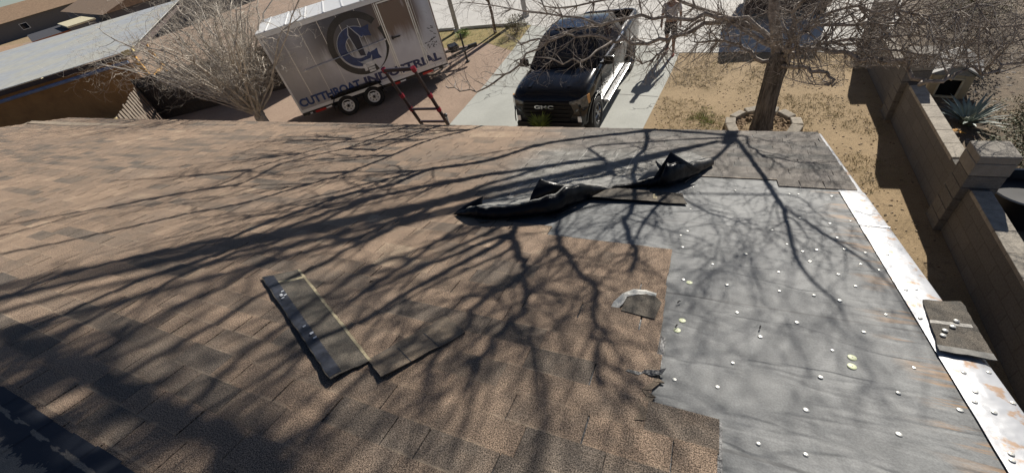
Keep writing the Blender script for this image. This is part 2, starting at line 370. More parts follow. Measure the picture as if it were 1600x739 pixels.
while d < d_eave(AL):
    d1 = d + EXPO; dm = d + EXPO / 2
    off = (row % 2) * .165 + random.uniform(-.012, .012) + (row * .11) % .33
    a = -1.19 - .33 + (off % .33)
    streak = 0
    while a < AL:
        w = .33 if random.random() < .8 else .165
        a0, a1 = max(a, -1.185), min(a + w, a_left(dm))
        a += w
        if a1 - a0 < .02: continue
        dd1 = min(d1, d_eave((a0 + a1) / 2))
        if dd1 - d < .02: continue
        # clip against the stripped area in small steps
        segs = []; cur = None; st = .02; x = a0
        while x < a1 - 1e-6:
            x2 = min(x + st, a1); ins = in_bare((x + x2) / 2, dm)
            if not ins: cur = [x, x2] if cur is None else [cur[0], x2]
            elif cur: segs.append(cur); cur = None
            x = x2
        if cur: segs.append(cur)
        if random.random() < .55: streak = random.choice((0, 0, 1, 2, 3))
        base_t = {0: .70, 1: .55, 2: .34, 3: .62}[streak] + random.uniform(-.10, .10)
        base_t += .22 * mnoise.noise(Vector((a * .5, d * .7, 1)))
        gap = random.choice((.0006, .002, .004, .0055)) if random.random() < .7 else .0005
        gap *= 1 + .22 * max(0, a - 2)
        for s0, s1 in segs:
            lift = random.uniform(0, .003)
            quad(s0 + gap, s1 - gap, d, dd1 + .004, .0125, .0180 + lift, base_t, curl=random.uniform(-.0015, .002))
    d = d1; row += 1
# dark mat seen through the slots
aa = -1.15
b0 = len(b.v)
for k in range(0, 46):
    d0 = .10 + k * EXPO; d1 = d0 + EXPO
    cuts = [x * .05 - 1.15 for x in range(int((AL + 1.15) / .05))]
    cur = None
    for x in cuts + [1e9]:
        ok = x < a_left(d0) - .06 and d0 + EXPO / 2 < d_eave(x) - .05 and not in_bare(x + .025, d0 + EXPO / 2)
        if ok: cur = [x, x + .05] if cur is None else [cur[0], x + .05]
        elif cur:
            q = [(cur[0], d0), (cur[1], d0), (cur[1], d1), (cur[0], d1)]
            b.add([R(s_, t_, .0085) for s_, t_ in q], [(0, 1, 2, 3)], 1)
            uvs += q; cols += [(0, 0, .5, 1)] * 4; cur = None
shing = b.build('shingles', [M_sh, M_bit], house, uv=uvs, cols=cols)
# single torn tab left standing on the bare area
b2 = MB(True)
# --- metal drip edge on the right rake
M_metal, g = newmat('galvanised', .34)
g.B.inputs['Metallic'].default_value = .15
tc = g.n('ShaderNodeTexCoord').outputs['Object']; n1 = g.noise(tc, 3, 4); n2 = g.noise(tc, 14, 4)
col = g.mix(g.ss(n1, .35, .7), (.50, .505, .52), (.42, .43, .45)); col = g.mix(g.math('MULTIPLY', g.ss(n2, .55, .66), .8), col, (.40, .23, .11))
g.L.new(col, g.B.inputs['Base Color']); g.bump(n1, .35, .03)
b = MB(True); P = []
ds = [.2 + i * .04 for i in range(133)]
for d in ds:
    w = .004 * mnoise.noise(Vector((d * 3, 0, 0))) ; e = .006 * mnoise.noise(Vector((d * 6, 4, 0))); k_ = .009 if d > 3.79 else 0
    P.append([R(-1.052 + e * .4, d, .0125 - k_), R(-1.07, d, .014 + w * .5 - k_), R(-1.13, d, .014 + w - k_), R(-1.198, d, .015 + abs(w) * .5 - k_), R(-1.212, d, .011 - k_), R(-1.214, d, -.05), R(-1.222, d, -.056)])
b.grid(P)
for sd_ in (3.16, 1.02): b.prism([R(-1.05, sd_, .0165), R(-1.212, sd_ - .01, .0175), R(-1.212, sd_ + .004, .0185), R(-1.05, sd_ + .012, .0175)], NX * .0015)
drip = b.build('drip_edge', M_metal, house, smooth=True)
# --- ridge caps: granules worn away along the bend
M_rc, g = newmat('ridge_shingles', .9)
uv = g.n('ShaderNodeUVMap').outputs[0]; sx = g.n('ShaderNodeSeparateXYZ'); g.L.new(uv, sx.inputs[0]); ua, ud = sx.outputs[0], sx.outputs[1]
gr = g.noise(uv, 240, 2, .8); pn = g.noise(uv, 9, 5, .75)
col = g.mix(g.ss(pn, .35, .65), (.17, .15, .125), (.22, .19, .155)); col = g.mulc(col, g.ss(gr, .32, .68, .5, 1.5))
dj = g.math('MULTIPLY_ADD', g.math('SUBTRACT', pn, .5), .10, ud)
dj2 = g.math('MULTIPLY_ADD', g.math('SUBTRACT', pn, .5), .30, ud)
band = g.math('MULTIPLY', g.ss(dj2, .055, .075), g.ss(ud, .40, .35))
spot = g.math('MULTIPLY', g.ss(g.math('ABSOLUTE', g.math('SUBTRACT', g.math('MULTIPLY_ADD', g.math('SUBTRACT', pn, .5), .03, ud), .150)), .012, .007), g.ss(g.noise(g.scale(uv, (5, 25, 1)), 1, 2), .45, .50))
low = g.ss(dj, .0, -.03)
dark = g.math('MAXIMUM', g.math('MULTIPLY', band, g.math('SUBTRACT', 1.0, spot)), low)
col = g.mix(dark, col, (.020, .026, .040)); g.L.new(col, g.B.inputs['Base Color']); g.bump(gr, .4, .006)
b = MB(True); uvs = []
a = -1.2; k = 0
while a < AL:
    nn = .024 + (k % 2) * .002
    jj = random.uniform(-.006, .006)
    q = [(-.22, -.035), (-.06, nn - .012), (0.0, nn + .006), (.06, nn), (.222 + jj, nn - .001), (.224 + jj, nn - .010)]
    P = [[R(x, d_, n_) for d_, n_ in q] for x in (a, min(a + .21, AL))]
    b.grid(P); uvs += [(x, d_) for x in (a, min(a + .21, AL)) for d_, n_ in q]
    a += .205; k += 1
b.build('ridge_cap', M_rc, house, uv=uvs)
# --- cap nails pressed through the underlayment (and a few along the metal)
M_tin = mat('tin_cap', (.62, .62, .58), .4, metal=.4, var=.2, scale=40)
M_grn = mat('plastic_cap', (.60, .64, .40), .5, var=.12, scale=40)
M_nail = mat('nail_head', (.25, .23, .2), .5, metal=.5)
def cap(a, d, r, M, base=.0068, parent=None):
    b = MB(True); c = R(a, d, base)
    tn = (NX + AX * random.uniform(-.05, .05) + DX * random.uniform(-.05, .05)).normalized()
    b.lathe([(r, -.004), (r * 1.02, .0002), (r * .88, .0013), (r * .35, .0018)], c, tn, 16)
    b.lathe([(r * .2, .0012), (r * .2, .0026), (.001, .003)], c, tn, 8, 1)
    return b.build('cap_nail', [M, M_nail], parent, smooth=True)
CAPS = [(0.019, 3.695), (0.018, 3.225), (0.02, 2.847), (0.06, 2.77), (0.037, 2.604), (-0.151, 2.431), (0.006, 2.212), (-0.229, 2.224), (-0.344, 2.609), (-0.508, 2.437), (-0.493, 2.236), (-0.654, 2.243), (-0.746, 2.764), (-0.666, 2.722), (-0.689, 2.607), (-0.59, 2.798), (-0.633, 3.16), (-0.716, 3.219), (-0.523, 2.984), (-0.89, 2.96), (-0.888, 3.17), (-0.9, 2.81), (-1.018, 3.238), (-1.001, 2.79), (-0.945, 2.641), (-1.019, 2.598), (-0.867, 2.39), (-0.765, 2.228), (-0.703, 3.668), (-0.766, 3.671), (-0.988, 3.673), (-0.809, 2.494), (-0.313, 3.673), (-0.542, 1.976), (-0.371, 1.814), (-0.814, 1.988), (-0.941, 2.16), (-0.659, 1.81), (-0.583, 1.619), (-0.942, 1.793), (-0.844, 1.621), (-0.502, 1.415), (-0.787, 1.404), (-1.021, 1.597), (-0.472, 1.205), (-0.322, 1.196), (-0.275, 1.976), (-0.024, 2.208), (-0.246, 1.593), (-0.01, 1.411), (-0.183, 1.427)]
GREEN= [(-0.727, 1.785), (-0.714, 1.726), (0.004, 1.744), (-0.015, 1.829), (-0.018, 1.215), (-0.03, 2.19)]
METC = [(-1.103, 1.811), (-1.19, 1.84), (-1.1, 1.705), (-1.078, 1.648), (-1.118, 1.611), (-1.198, 1.684), (-1.089, 1.426), (-1.08, 1.398), (-1.082, 2.403), (-1.128, 2.421), (-1.111, 2.202), (-1.069, 2.159), (-1.096, 3.158), (-1.1, 2.774)]
for a, d in CAPS:
    if all((a - q[0]) ** 2 + (d - q[1]) ** 2 > .0006 for q in GREEN): cap(a, d, random.choice((.0065, .0085, .0095, .0105, .011)), M_tin, parent=und)
for a, d in GREEN: cap(a, d, .017, M_grn, parent=und)
for a, d in METC: cap(a, d, .0085, M_tin, .0165, drip)
# ------------------------------------------------------------------ loose things lying on the roof
M_gran = M_sh
M_shd, g = newmat('loose_shingle_grey', .93)
tc = g.n('ShaderNodeTexCoord').outputs['Object']; gr = g.noise(tc, 230, 2, .8); pt = g.noise(tc, 9, 4)
col = g.mix(g.ss(pt, .35, .65), (.066, .060, .051), (.120, .103, .082)); col = g.mulc(col, g.ss(gr, .32, .68, .4, 1.7)); g.L.new(col, g.B.inputs['Base Color']); g.bump(gr, .5, .006)
M_shb, g = newmat('loose_shingle_brown', .93)
tc = g.n('ShaderNodeTexCoord').outputs['Object']; gr = g.noise(tc, 230, 2, .8); pt = g.noise(tc, 7, 4)
col = g.mix(g.ss(pt, .35, .65), (.12, .10, .08), (.20, .155, .11)); col = g.mulc(col, g.ss(gr, .32, .68, .4, 1.7)); g.L.new(col, g.B.inputs['Base Color']); g.bump(gr, .5, .006)
M_glue = mat('sealant_strip', (.026, .030, .042), .62, var=.6, scale=30)
M_pale = mat('worn_edge', (.36, .31, .20), .9, var=.4, scale=40)
def sheet_piece(name, corners, label, cat, n0, n1, mats, strip=None, thick=.005, nu=30, nv=10, group=None, wav=.006, edgepale=None):
    """bent sheet through four (a,d,n) corners; n carried per corner"""
    c = R(*[sum(q[i] for q in corners) / 4 for i in range(2)], 0)
    root = thing(name, label, cat, c, RZ, group)
    def pt(u, v, dn=0):
        q = [(1 - u) * (1 - v), u * (1 - v), u * v, (1 - u) * v]
        a = sum(w * k[0] for w, k in zip(q, corners)); d = sum(w * k[1] for w, k in zip(q, corners)); n = sum(w * k[2] for w, k in zip(q, corners))
        n += 1.3 * wav * mnoise.noise(Vector((a * 6, d * 6, c.x))); eg = .007 * mnoise.noise(Vector((a * 22, d * 22, 3.1))); a += eg * (abs(u - .5) > .47 or abs(v - .5) > .45); d += .006 * mnoise.noise(Vector((a * 25, d * 25, 7.7))) * (abs(u - .5) > .47 or abs(v - .5) > .45)
        return R(a, d, max(n, .019) + dn)
    def sub(nm, u0, u1, v0, v1, M, dn=0, t=thick):
        b = MB(True); T = [[pt(u0 + (u1 - u0) * i / (nu - 1), v0 + (v1 - v0) * j / (nv - 1), dn) for j in range(nv)] for i in range(nu)]
        B_ = [[p - NX * t for p in r] for r in T]
        b.grid(T); b.grid(B_)
        n_ = nu * nv
        ring = [i * nv for i in range(nu)] + [(nu - 1) * nv + j for j in range(1, nv)] + [i * nv + nv - 1 for i in range(nu - 2, -1, -1)] + [j for j in range(nv - 2, 0, -1)]
        for k in range(len(ring)):
            p, q = ring[k], ring[(k + 1) % len(ring)]; b.f.append([p, q, q + n_, p + n_]); b.m.append(0)
        return b.build(nm, M, root)
    return root, sub
root, sub = sheet_piece('shingle_strip', [(2.80, 1.43, .032), (1.52, .86, .045), (1.42, 1.04, .034), (2.60, 1.60, .026)],
    'long dark grey shingle strip with a navy sealant band lying loose on the brown field', 'shingle', 0, 0, None, group='loose shingles on the roof')
sub('granule_face', 0, 1, 0, 1, M_shd)
sub('sealant_band', .01, .99, .02, .30, M_glue, .0016, .003)
sub('worn_line', 0, 1, .93, 1.0, M_pale, .0012, .002)
sub('worn_line', .10, .125, .30, .93, M_pale, .0012, .002)
M_fl = mat('fleck', (.5, .52, .55), .6)
for k in range(11):
    u = random.choice((.2, .25, .28, .3, .33, .62, .66, .7, .74, .9)) + random.uniform(-.01, .01); v = random.uniform(.12, .24)
    a = 2.80 + (1.52 - 2.80) * u + (-.15 * v); d = 1.43 + (.86 - 1.43) * u + .18 * v; n = .034 + .013 * u + .010
    b = MB(True); b.prism([R(a, d, n), R(a + .012, d + .006, n), R(a + .006, d + .022, n), R(a - .004, d + .016, n)], NX * .0015); b.build('adhesive_fleck', M_fl, root)
root, sub = sheet_piece('shingle_strip', [(1.44, 1.035, .030), (1.28, .955, .046), (1.05, 1.38, .026), (1.25, 1.47, .020)],
    'short brown shingle tab lifted at its lower edge just right of the dark grey strip', 'shingle', 0, 0, None, group='loose shingles on the roof')
sub('granule_face', 0, 1, 0, 1, M_shb)
for t in (.33, .66): sub('slot', .2, 1, t - .012, t, M_bit, .001, .002)
# shingle scrap nailed over the metal edge
root, sub = sheet_piece('shingle_scrap', [(-1.12, 2.315, .024), (-1.275, 2.335, .030), (-1.235, 1.905, .034), (-1.055, 1.91, .032)],
    'dark grey granule shingle scrap nailed over the white metal edge of the roof', 'shingle', 0, 0, None, wav=.003)
sub('granule_face', 0, 1, .42, 1.0, M_shd); sub('granule_face', 0.0, 1, 0, .42, M_shd, -.001)
sub('pale_band', 0, 1, .905, 1.0, mat('asphalt_back', (.20, .195, .18), .8, var=.3, scale=20), .0015, .003)
sub('pale_band', 0, .9, .44, .50, mat('worn_pale', (.42, .40, .36), .8, var=.5, scale=60), .0012, .002)
for a, d in ((-1.12, 2.06), (-1.16, 2.10), (-1.19, 2.15), (-1.10, 2.02)):
    b = MB(True); b.lathe([(.011, -.004), (.011, .001), (.006, .004), (.001, .0045)], R(a, d, .037), NX, 14); b.build('cap_nail', M_tin, root, smooth=True)
# strip half under the roll
root, sub = sheet_piece('shingle_strip', [(.93, 3.22, .055), (.05, 3.285, .022), (.10, 3.50, .02), (.88, 3.48, .05)],
    'flat grey shingle strip lying on the underlayment just in front of the black roll', 'shingle', 0, 0, None, group='loose shingles on the roof', wav=.004)
sub('granule_face', 0, 1, 0, 1, M_shd); sub('glue_spot', .70, .74, .25, .7, M_pale, .0012, .002)
# ragged pieces at the tear
def patch(pts, n, M, parent, name, t=.004):
    b = MB(True); b.prism([R(a, d, n + dn) for a, d, dn in pts], -NX * t); return b.build(name, M, parent)
M_torn = mat('torn_backing', (.62, .61, .56), .6, var=.25, scale=60, bump=.4)
root = thing('torn_scrap', 'crumpled whitish torn scrap curling up at the edge of the brown shingles', 'scrap', R(.22, 1.95), RZ)
b = MB(True); P = []
path = [(.345, 1.80, .02), (.325, 1.86, .03), (.300, 1.925, .045), (.25, 1.965, .05), (.19, 1.985, .045), (.135, 1.985, .03)]
for i, (a, d, n) in enumerate(path):
    q = Vector(path[min(i + 1, 5)]) - Vector(path[max(i - 1, 0)]); tx = q.normalized(); sd = Vector((-tx.y, tx.x, 0)); w = .016 + .012 * abs(math.sin(i * 1.7))
    P.append([R(a + sd.x * w * s_, d + sd.y * w * s_, n - .006 + .004 * (1 - s_ * s_) + .014 * mnoise.noise(Vector((i * 1.3, s_ * 2.4, 0)))) for s_ in (-1, -.4, .3, 1)])
b.grid(P); o = b.build('paper_strip', M_torn, root); o.modifiers.new('s', 'SOLIDIFY').thickness = .002
patch([(.30, 1.80, 0), (.12, 1.78, 0), (.10, 1.93, 0), (.14, 1.965, .012), (.25, 1.95, .018), (.29, 1.89, .012)], .024, M_shd, root, 'bare_tab')
M_gap = M_bit
patch([(.13, 1.395, 0), (.085, 1.385, .004), (.045, 1.40, .012), (.030, 1.44, .016), (.06, 1.425, .008), (.12, 1.415, 0)], .020, M_gap, house, 'torn_edge')
patch([(.20, 1.38, 0), (.14, 1.375, 0), (.12, 1.395, 0), (.19, 1.395, 0)], .020, M_gap, house, 'torn_edge')
E0 = [(.10, 1.14), (.085, 1.19), (.11, 1.22), (.07, 1.27), (.095, 1.30), (.055, 1.36), (.075, 1.39)]
for i in range(len(E0) - 1):
    (a, d), (a2, d2) = E0[i], E0[i + 1]; w = random.uniform(.012, .03)
    patch([(a + .02, d, 0), (a - w, d + .01, 0), (a2 - w * .4, d2, 0), (a2 + .02, d2, 0)], .0175, M_shb, house, 'torn_edge', .008)
for (a, d, l, an) in ((.02, 1.96, .02, .6), (.015, 1.75, .02, .9), (-.37, 1.86, .016, 1.2), (1.55, 3.6, .03, .4), (2.35, 1.95, .02, .2), (1.95, 1.62, .02, .8)):
    b = MB(True); b.tube([R(a, d, .016), R(a - l * math.cos(an) * .5, d + l * math.sin(an), .024), R(a - l * math.cos(an), d + l * math.sin(an) * 1.6, .018)], [.003, .0035, .002], 5)
    tag(b.build('twig_bit', mat('dark_bit', (.03, .028, .025), .8)), 'small dark bit of debris lying on the roof', 'debris', 'bits of debris on the roof')

# --- the peeled-up mat with its black curled edge
M_mat, g = newmat('peeled_shingle_top', .85)
uv = g.n('ShaderNodeUVMap').outputs[0]; gr = g.noise(uv, 220, 2, .8); pt = g.noise(uv, 6, 5, .7)
sx = g.n('ShaderNodeSeparateXYZ'); g.L.new(uv, sx.inputs[0])
col = g.mix(g.ss(pt, .33, .67), (.15, .148, .138), (.30, .295, .275)); col = g.mulc(col, g.ss(gr, .3, .7, .55, 1.5))
fa = g.math('ABSOLUTE', g.math('SUBTRACT', g.math('FRACT', g.math('MULTIPLY', sx.outputs[0], 5.2)), .5))
ln = g.math('MULTIPLY', g.ss(fa, .035, .015), g.ss(g.noise(uv, 4, 3), .48, .56)); col = g.mix(g.math('MULTIPLY', ln, .6), col, (.42, .41, .37))
g.L.new(col, g.B.inputs['Base Color']); g.bump(g.math('ADD', gr, pt), .4, .008)
M_blk = mat('black_membrane', (.0055, .0065, .0095), .34, var=.4, scale=12, bump=.25, bscale=25, spec=.22)
roll = thing('peeled_membrane', 'long black roofing membrane peeled up and curled over above the grey underlayment', 'roofing membrane', R(.9, 3.2), RZ)
BP = [(1.90, 2.70), (1.73, 2.67), (1.53, 2.665), (1.30, 2.74), (1.067, 2.85), (.905, 3.10), (.752, 3.42), (.60, 3.53), (.468, 3.60), (.33, 3.60), (.22, 3.605), (.044, 3.86), (-.129, 4.24)]
HP = [.012, .080, .095, .105, .15, .155, .035, .03, .035, .09, .19, .125, .05]
def smooth_path(pts, k):
    out = []
    n = len(pts)
    for i in range(n - 1):
        p0, p1, p2, p3 = [Vector(pts[max(0, min(n - 1, i + o))]) for o in (-1, 0, 1, 2)]
        for j in range(k):
            t = j / k
            out.append(.5 * ((2 * p1) + (p2 - p0) * t + (2 * p0 - 5 * p1 + 4 * p2 - p3) * t * t + (3 * p1 - p0 - 3 * p2 + p3) * t ** 3))
    out.append(Vector(pts[-1])); return out
bp = smooth_path([(a, d, h) for (a, d), h in zip(BP, HP)], 12)
prof = [(.07, .0), (.0, .10), (-.030, .38), (-.022, .70), (.0, .93), (.022, 1.0), (.065, .97), (.15, .80), (.27, .50), (.40, .25), (.55, .08), (.72, .0)]
P = []; uvs = []
for i, q in enumerate(bp):
    t = (bp[min(i + 1, len(bp) - 1)] - bp[max(i - 1, 0)]); t.z = 0; t = t.normalized(); e = Vector((t.y, -t.x, 0))
    if e.y < 0: e = -e
    e = (e * .5 + Vector((-.25, 1, 0)).normalized() * .5).normalized()
    h = max(.012, 1.12 * q.z * (1 + .22 * mnoise.noise(Vector((i * .21, 0, 0))))); wd = min(1.0, .35 + h * 3.6)
    row = []
    for k, (x, n) in enumerate(prof):
        cr_ = 1 - 2 * abs(mnoise.noise(Vector((i * .34, k * .45, 2)))); xx = x * wd * (1 + .12 * mnoise.noise(Vector((i * .18, k * .7, 2)))) - (.010 * cr_ if 0 < k < 9 else 0); nn = n * h + (.006 * (1 - 2.2 * abs(mnoise.noise(Vector((i * .27 + k * .12, k * .6, 8))))) if 0 < k < 11 else 0)
        row.append(R(q.x + e.x * xx, q.y + e.y * xx, max(nn, -.01) + .022)); uvs.append((q.x + e.x * xx, q.y + e.y * xx))
    P.append(row)
b = MB(True); b.grid([r[:6] for r in P]); o = b.build('curled_edge', M_blk, roll, smooth='full'); o.modifiers.new('s', 'SOLIDIFY').thickness = .004
b = MB(True); b.grid([r[5:] for r in P]); u2 = [uvs[i * 12 + k] for i in range(len(P)) for k in range(5, 12)]
for i in range(len(b.v)): b.v[i] = b.v[i] + NX * .0022
b.build('granule_top', M_mat, roll, smooth='full', uv=u2)
def flap(pts, M, nm='flap'):
    b = MB(True); n = 8; T = [Vector(R(*p)) for p in pts]     # pts: base0, base1, tip, bow
    P = []
    bow = NX * pts[3][0] + DX * pts[3][1]
    for i in range(n):
        t = i / (n - 1); row = []
        for j in range(6):
            s_ = j / 5; q = T[0].lerp(T[1], s_).lerp(T[2], t); q = q + bow * (math.sin(math.pi * t) * .7 + .3 * math.sin(math.pi * s_) * (1 - t)); row.append(q)
        P.append(row)
    b.grid(P); o = b.build(nm, M, roll, smooth='full'); o.modifiers.new('s', 'SOLIDIFY').thickness = .004
flap([(1.28, 2.86, .05), (.93, 3.13, .16), (1.21, 3.02, .275), (.03, -.07)], M_blk)
flap([(1.04, 3.0, .14), (.86, 3.22, .12), (.98, 3.14, .21), (.015, -.03)], M_mat)
flap([(.40, 3.57, .01), (-.03, 3.88, .10), (.235, 3.72, .315), (.02, -.06)], M_blk)
flap([(.50, 3.66, .05), (.27, 3.66, .10), (.36, 3.78, .17), (.02, -.02)], M_mat)
flap([(1.93, 2.69, .02), (1.62, 2.70, .02), (1.66, 2.80, .17), (.035, -.03)], M_blk)
flap([(1.70, 2.66, .022), (1.50, 2.655, .022), (1.60, 2.585, .03), (.004, .0)], M_shd)
flap([(1.12, 2.80, .03), (.88, 3.05, .03), (1.02, 2.80, .025), (.02, .0)], M_blk)
flap([(.10, 3.72, .03), (-.02, 3.98, .03), (.10, 3.71, .025), (.015, .0)], M_blk)
# --- ladder standing against the eave
M_lad = mat('ladder_rail', (.035, .02, .022), .4, var=.3, scale=10); M_red = mat('red_plastic', (.30, .012, .03), .45, var=.2)
EL = R(4.62, d_eave(4.6) + .10, 0); base_dir = Vector((0, 0, 1))
EL = Vector((-1.06, 6.985, 2.30)); ER = Vector((-.58, 6.64, 2.30)); LD = (-HX * .31 + Vector((0, 0, .95))).normalized(); LF = HX * 1 + LD * 0
EL += HX * .06; ER += HX * .06
lad = thing('ladder', 'black and red telescoping ladder leaning on the eave beside the driveway', 'ladder', (EL.x + .24 + HX.x * .75, EL.y - .17 + HX.y * .75, 0), RZ)
kb = -2.33 / LD.z
for E_ in (EL, ER):
    b = MB(True); b.tube([E_ + LD * kb, E_ + LD * -.2], [.036, .036], 8); b.tube([E_ + LD * -.2, E_ + LD * .62], [.030, .030], 8); b.tube([E_ + LD * .62, E_ + LD * 1.16], [.025, .025], 8); b.build('rail', M_lad, lad, smooth=True)
    b = MB(True)
    for k in (.32, .62, 1.14): b.tube([E_ + LD * (k - .035), E_ + LD * (k + .035)], [.040, .040], 8)
    b.build('collar', M_red, lad, smooth=True)
for k in (-2.1, -1.8, -1.5, -1.2, -.9, -.6, -.3, .02, .32 - .02, 1.14):
    if abs(k - .3) < .01: k = .32
    b = MB(True); s_ = .03 if k < 1 else .05
    mid = (EL + ER) / 2 + LD * k; b.box(mid, ((ER - EL).length, .035, s_), HROT); b.build('rung', M_lad, lad)
# ------------------------------------------------------------------ cargo trailer
TA = Vector((-5.774, 14.318, 0)); TR = math.atan2(.19079, .98163)
tr = thing('cargo_trailer', 'silver grey enclosed cargo trailer with blue lettering and a dagger emblem', 'trailer', TA, TR)
M_trl, g = newmat('trailer_skin', .35)
g.B.inputs['Metallic'].default_value = .0
tc = g.n('ShaderNodeTexCoord').outputs['Object']; sx = g.n('ShaderNodeSeparateXYZ'); g.L.new(tc, sx.inputs[0]); X, Z = sx.outputs[0], sx.outputs[2]
n1 = g.noise(tc, 1.3, 5, .6); n2 = g.noise(g.scale(tc, (2.2, 1, .35)), 1.6, 4, .6); n3 = g.noise(tc, 5, 4)
col = g.mix(g.ss(n1, .3, .7), (.54, .54, .575), (.64, .64, .67))
# printed smoke over the upper part of the wrap, greyer towards the rear end
sm = g.math('MULTIPLY', g.ss(g.math('MULTIPLY_ADD', g.math('SUBTRACT', n2, .5), 1.3, Z), 1.55, 2.3), g.ss(n2, .22, .42)); sm = g.math('MULTIPLY', sm, g.ss(X, .8, 1.8))
sm = g.math('MULTIPLY', sm, g.ss(X, 5.15, 4.7))
col = g.mix(g.math('MULTIPLY', sm, .9), col, g.mix(g.ss(X, 2.9, 3.8), (.05, .045, .043), (.135, .075, .038)))
col = g.mix(g.math('MULTIPLY', g.ss(g.math('MULTIPLY_ADD', n1, 1.4, g.math('MULTIPLY', X, .75)), 2.9, 1.0), .5), col, (.22, .20, .185))
g.L.new(col, g.B.inputs['Base Color'])
M_white = mat('white_paint', (.74, .74, .73), .4, var=.06); M_alu = mat('aluminium_trim', (.70, .70, .70), .35, metal=.6, var=.1)
M_blackm = mat('black_metal', (.018, .018, .02), .5, var=.3); M_tyre = mat('tyre_rubber', (.016, .016, .017), .85, var=.3, scale=20, bump=.3, bscale=60)
M_redl = mat('red_lens', (.42, .02, .015), .3, var=.15); M_amb = mat('amber_lens', (.7, .35, .12), .3); M_refl = mat('clear_lens', (.75, .75, .75), .2)
M_tblue = mat('blue_vinyl', (.010, .035, .13), .4, var=.4, scale=6); M_tdark = mat('navy_vinyl', (.012, .018, .045), .4, var=.3)
M_ring = mat('charcoal_vinyl', (.030, .029, .031), .45, var=.4, scale=4)
TL, TW, TZ0, TZ1 = 5.354, 2.35, .60, 3.14
b = MB(); b.bbox((TL / 2, TW / 2, (TZ0 + TZ1) / 2), (TL, TW, TZ1 - TZ0), .04); b.build('body', M_trl, tr, smooth=True)
b = MB(); b.bbox((TL / 2, TW / 2, TZ1 + .012), (TL + .03, TW + .03, .06), .02)
for k in range(9): b.box((.3 + k * .6, TW / 2, TZ1 + .05), (.04, TW, .016))
b.build('roof', M_white, tr)
b = MB()
for z, h, y in ((TZ1 - .06, .10, -.008), (TZ0 + .05, .10, -.008)): b.box((TL / 2, y, z), (TL, .012, h))
for x in (.03, TL - .03): b.box((x, -.008, (TZ0 + TZ1) / 2), (.06, .0122, TZ1 - TZ0 - .2))
b.build('edge_trim', M_white, tr)
b = MB()
b.box((TL / 2, TW / 2, .53), (TL, TW - .15, .11)); b.box((.6, -.0, .52), (.9, .05, .07)); b.box((TL - .7, .0, .52), (1.1, .05, .07)); b.build('chassis', M_blackm, tr)
for x, w_ in ((.62, .36), (3.35, .30), (4.55, .40)):
    b = MB(); b.bbox((x, -.03, .52), (w_, .02, .075), .006); b.build('marker_light', M_redl, tr)
for x in (.30, .92, 3.62, 4.88, 5.25):
    b = MB(); b.bbox((x, -.032, .53), (.20 if x > .5 else .08, .02, .05), .005); b.build('reflector', M_refl, tr)
b = MB()
for k in range(1, 9):
    x = k * .595
    if not 3.6 < x < 4.7: b.box((x, -.0012, 1.86), (.012, .006, 2.38))
b.build('panel_seam', M_alu, tr)
# side door
door = MB(); door.box((4.155, -.010, 1.86), (.93, .014, 2.16)); dd = door.build('door', M_trl, tr)
b = MB()
for x in (3.66, 4.65):
    b.box((x - .035, -.018, 1.86), (.035, .022, 2.30)); b.box((x + .03, -.018, 1.86), (.035, .022, 2.30))
b.box((4.155, -.018, 2.99), (.93, .022, .04)); b.box((4.155, -.018, .74), (.93, .022, .04)); b.build('door_frame', M_alu, dd)
b = MB(); b.box((3.93, -.05, 1.92), (.28, .03, .035)); b.box((3.80, -.035, 1.92), (.06, .05, .09)); b.build('door_handle', M_blackm, dd)
for z in (1.0, 1.9, 2.7):
    b = MB(); b.tube([(4.66, -.036, z - .07), (4.66, -.036, z + .07)], .016, 8); b.build('hinge', M_alu, dd)
b = MB(); b.tube([(.75, -.05, 1.83), (3.60, -.05, 1.96)], .014, 8); b.box((.80, -.025, 1.83), (.05, .05, .05)); b.box((3.55, -.025, 1.955), (.05, .05, .05)); b.build('hold_back_rod', M_alu, tr)
b = MB(); b.tube([(TL - .02, -.012, TZ0 + .02), (TL - .02, -.012, TZ1 - .02)], .012, 6); b.box((TL + .012, TW / 2, 1.85), (.02, TW - .1, 2.4)); b.build('front_cap', mat('front_rust', (.13, .06, .035), .6, var=.4), tr)
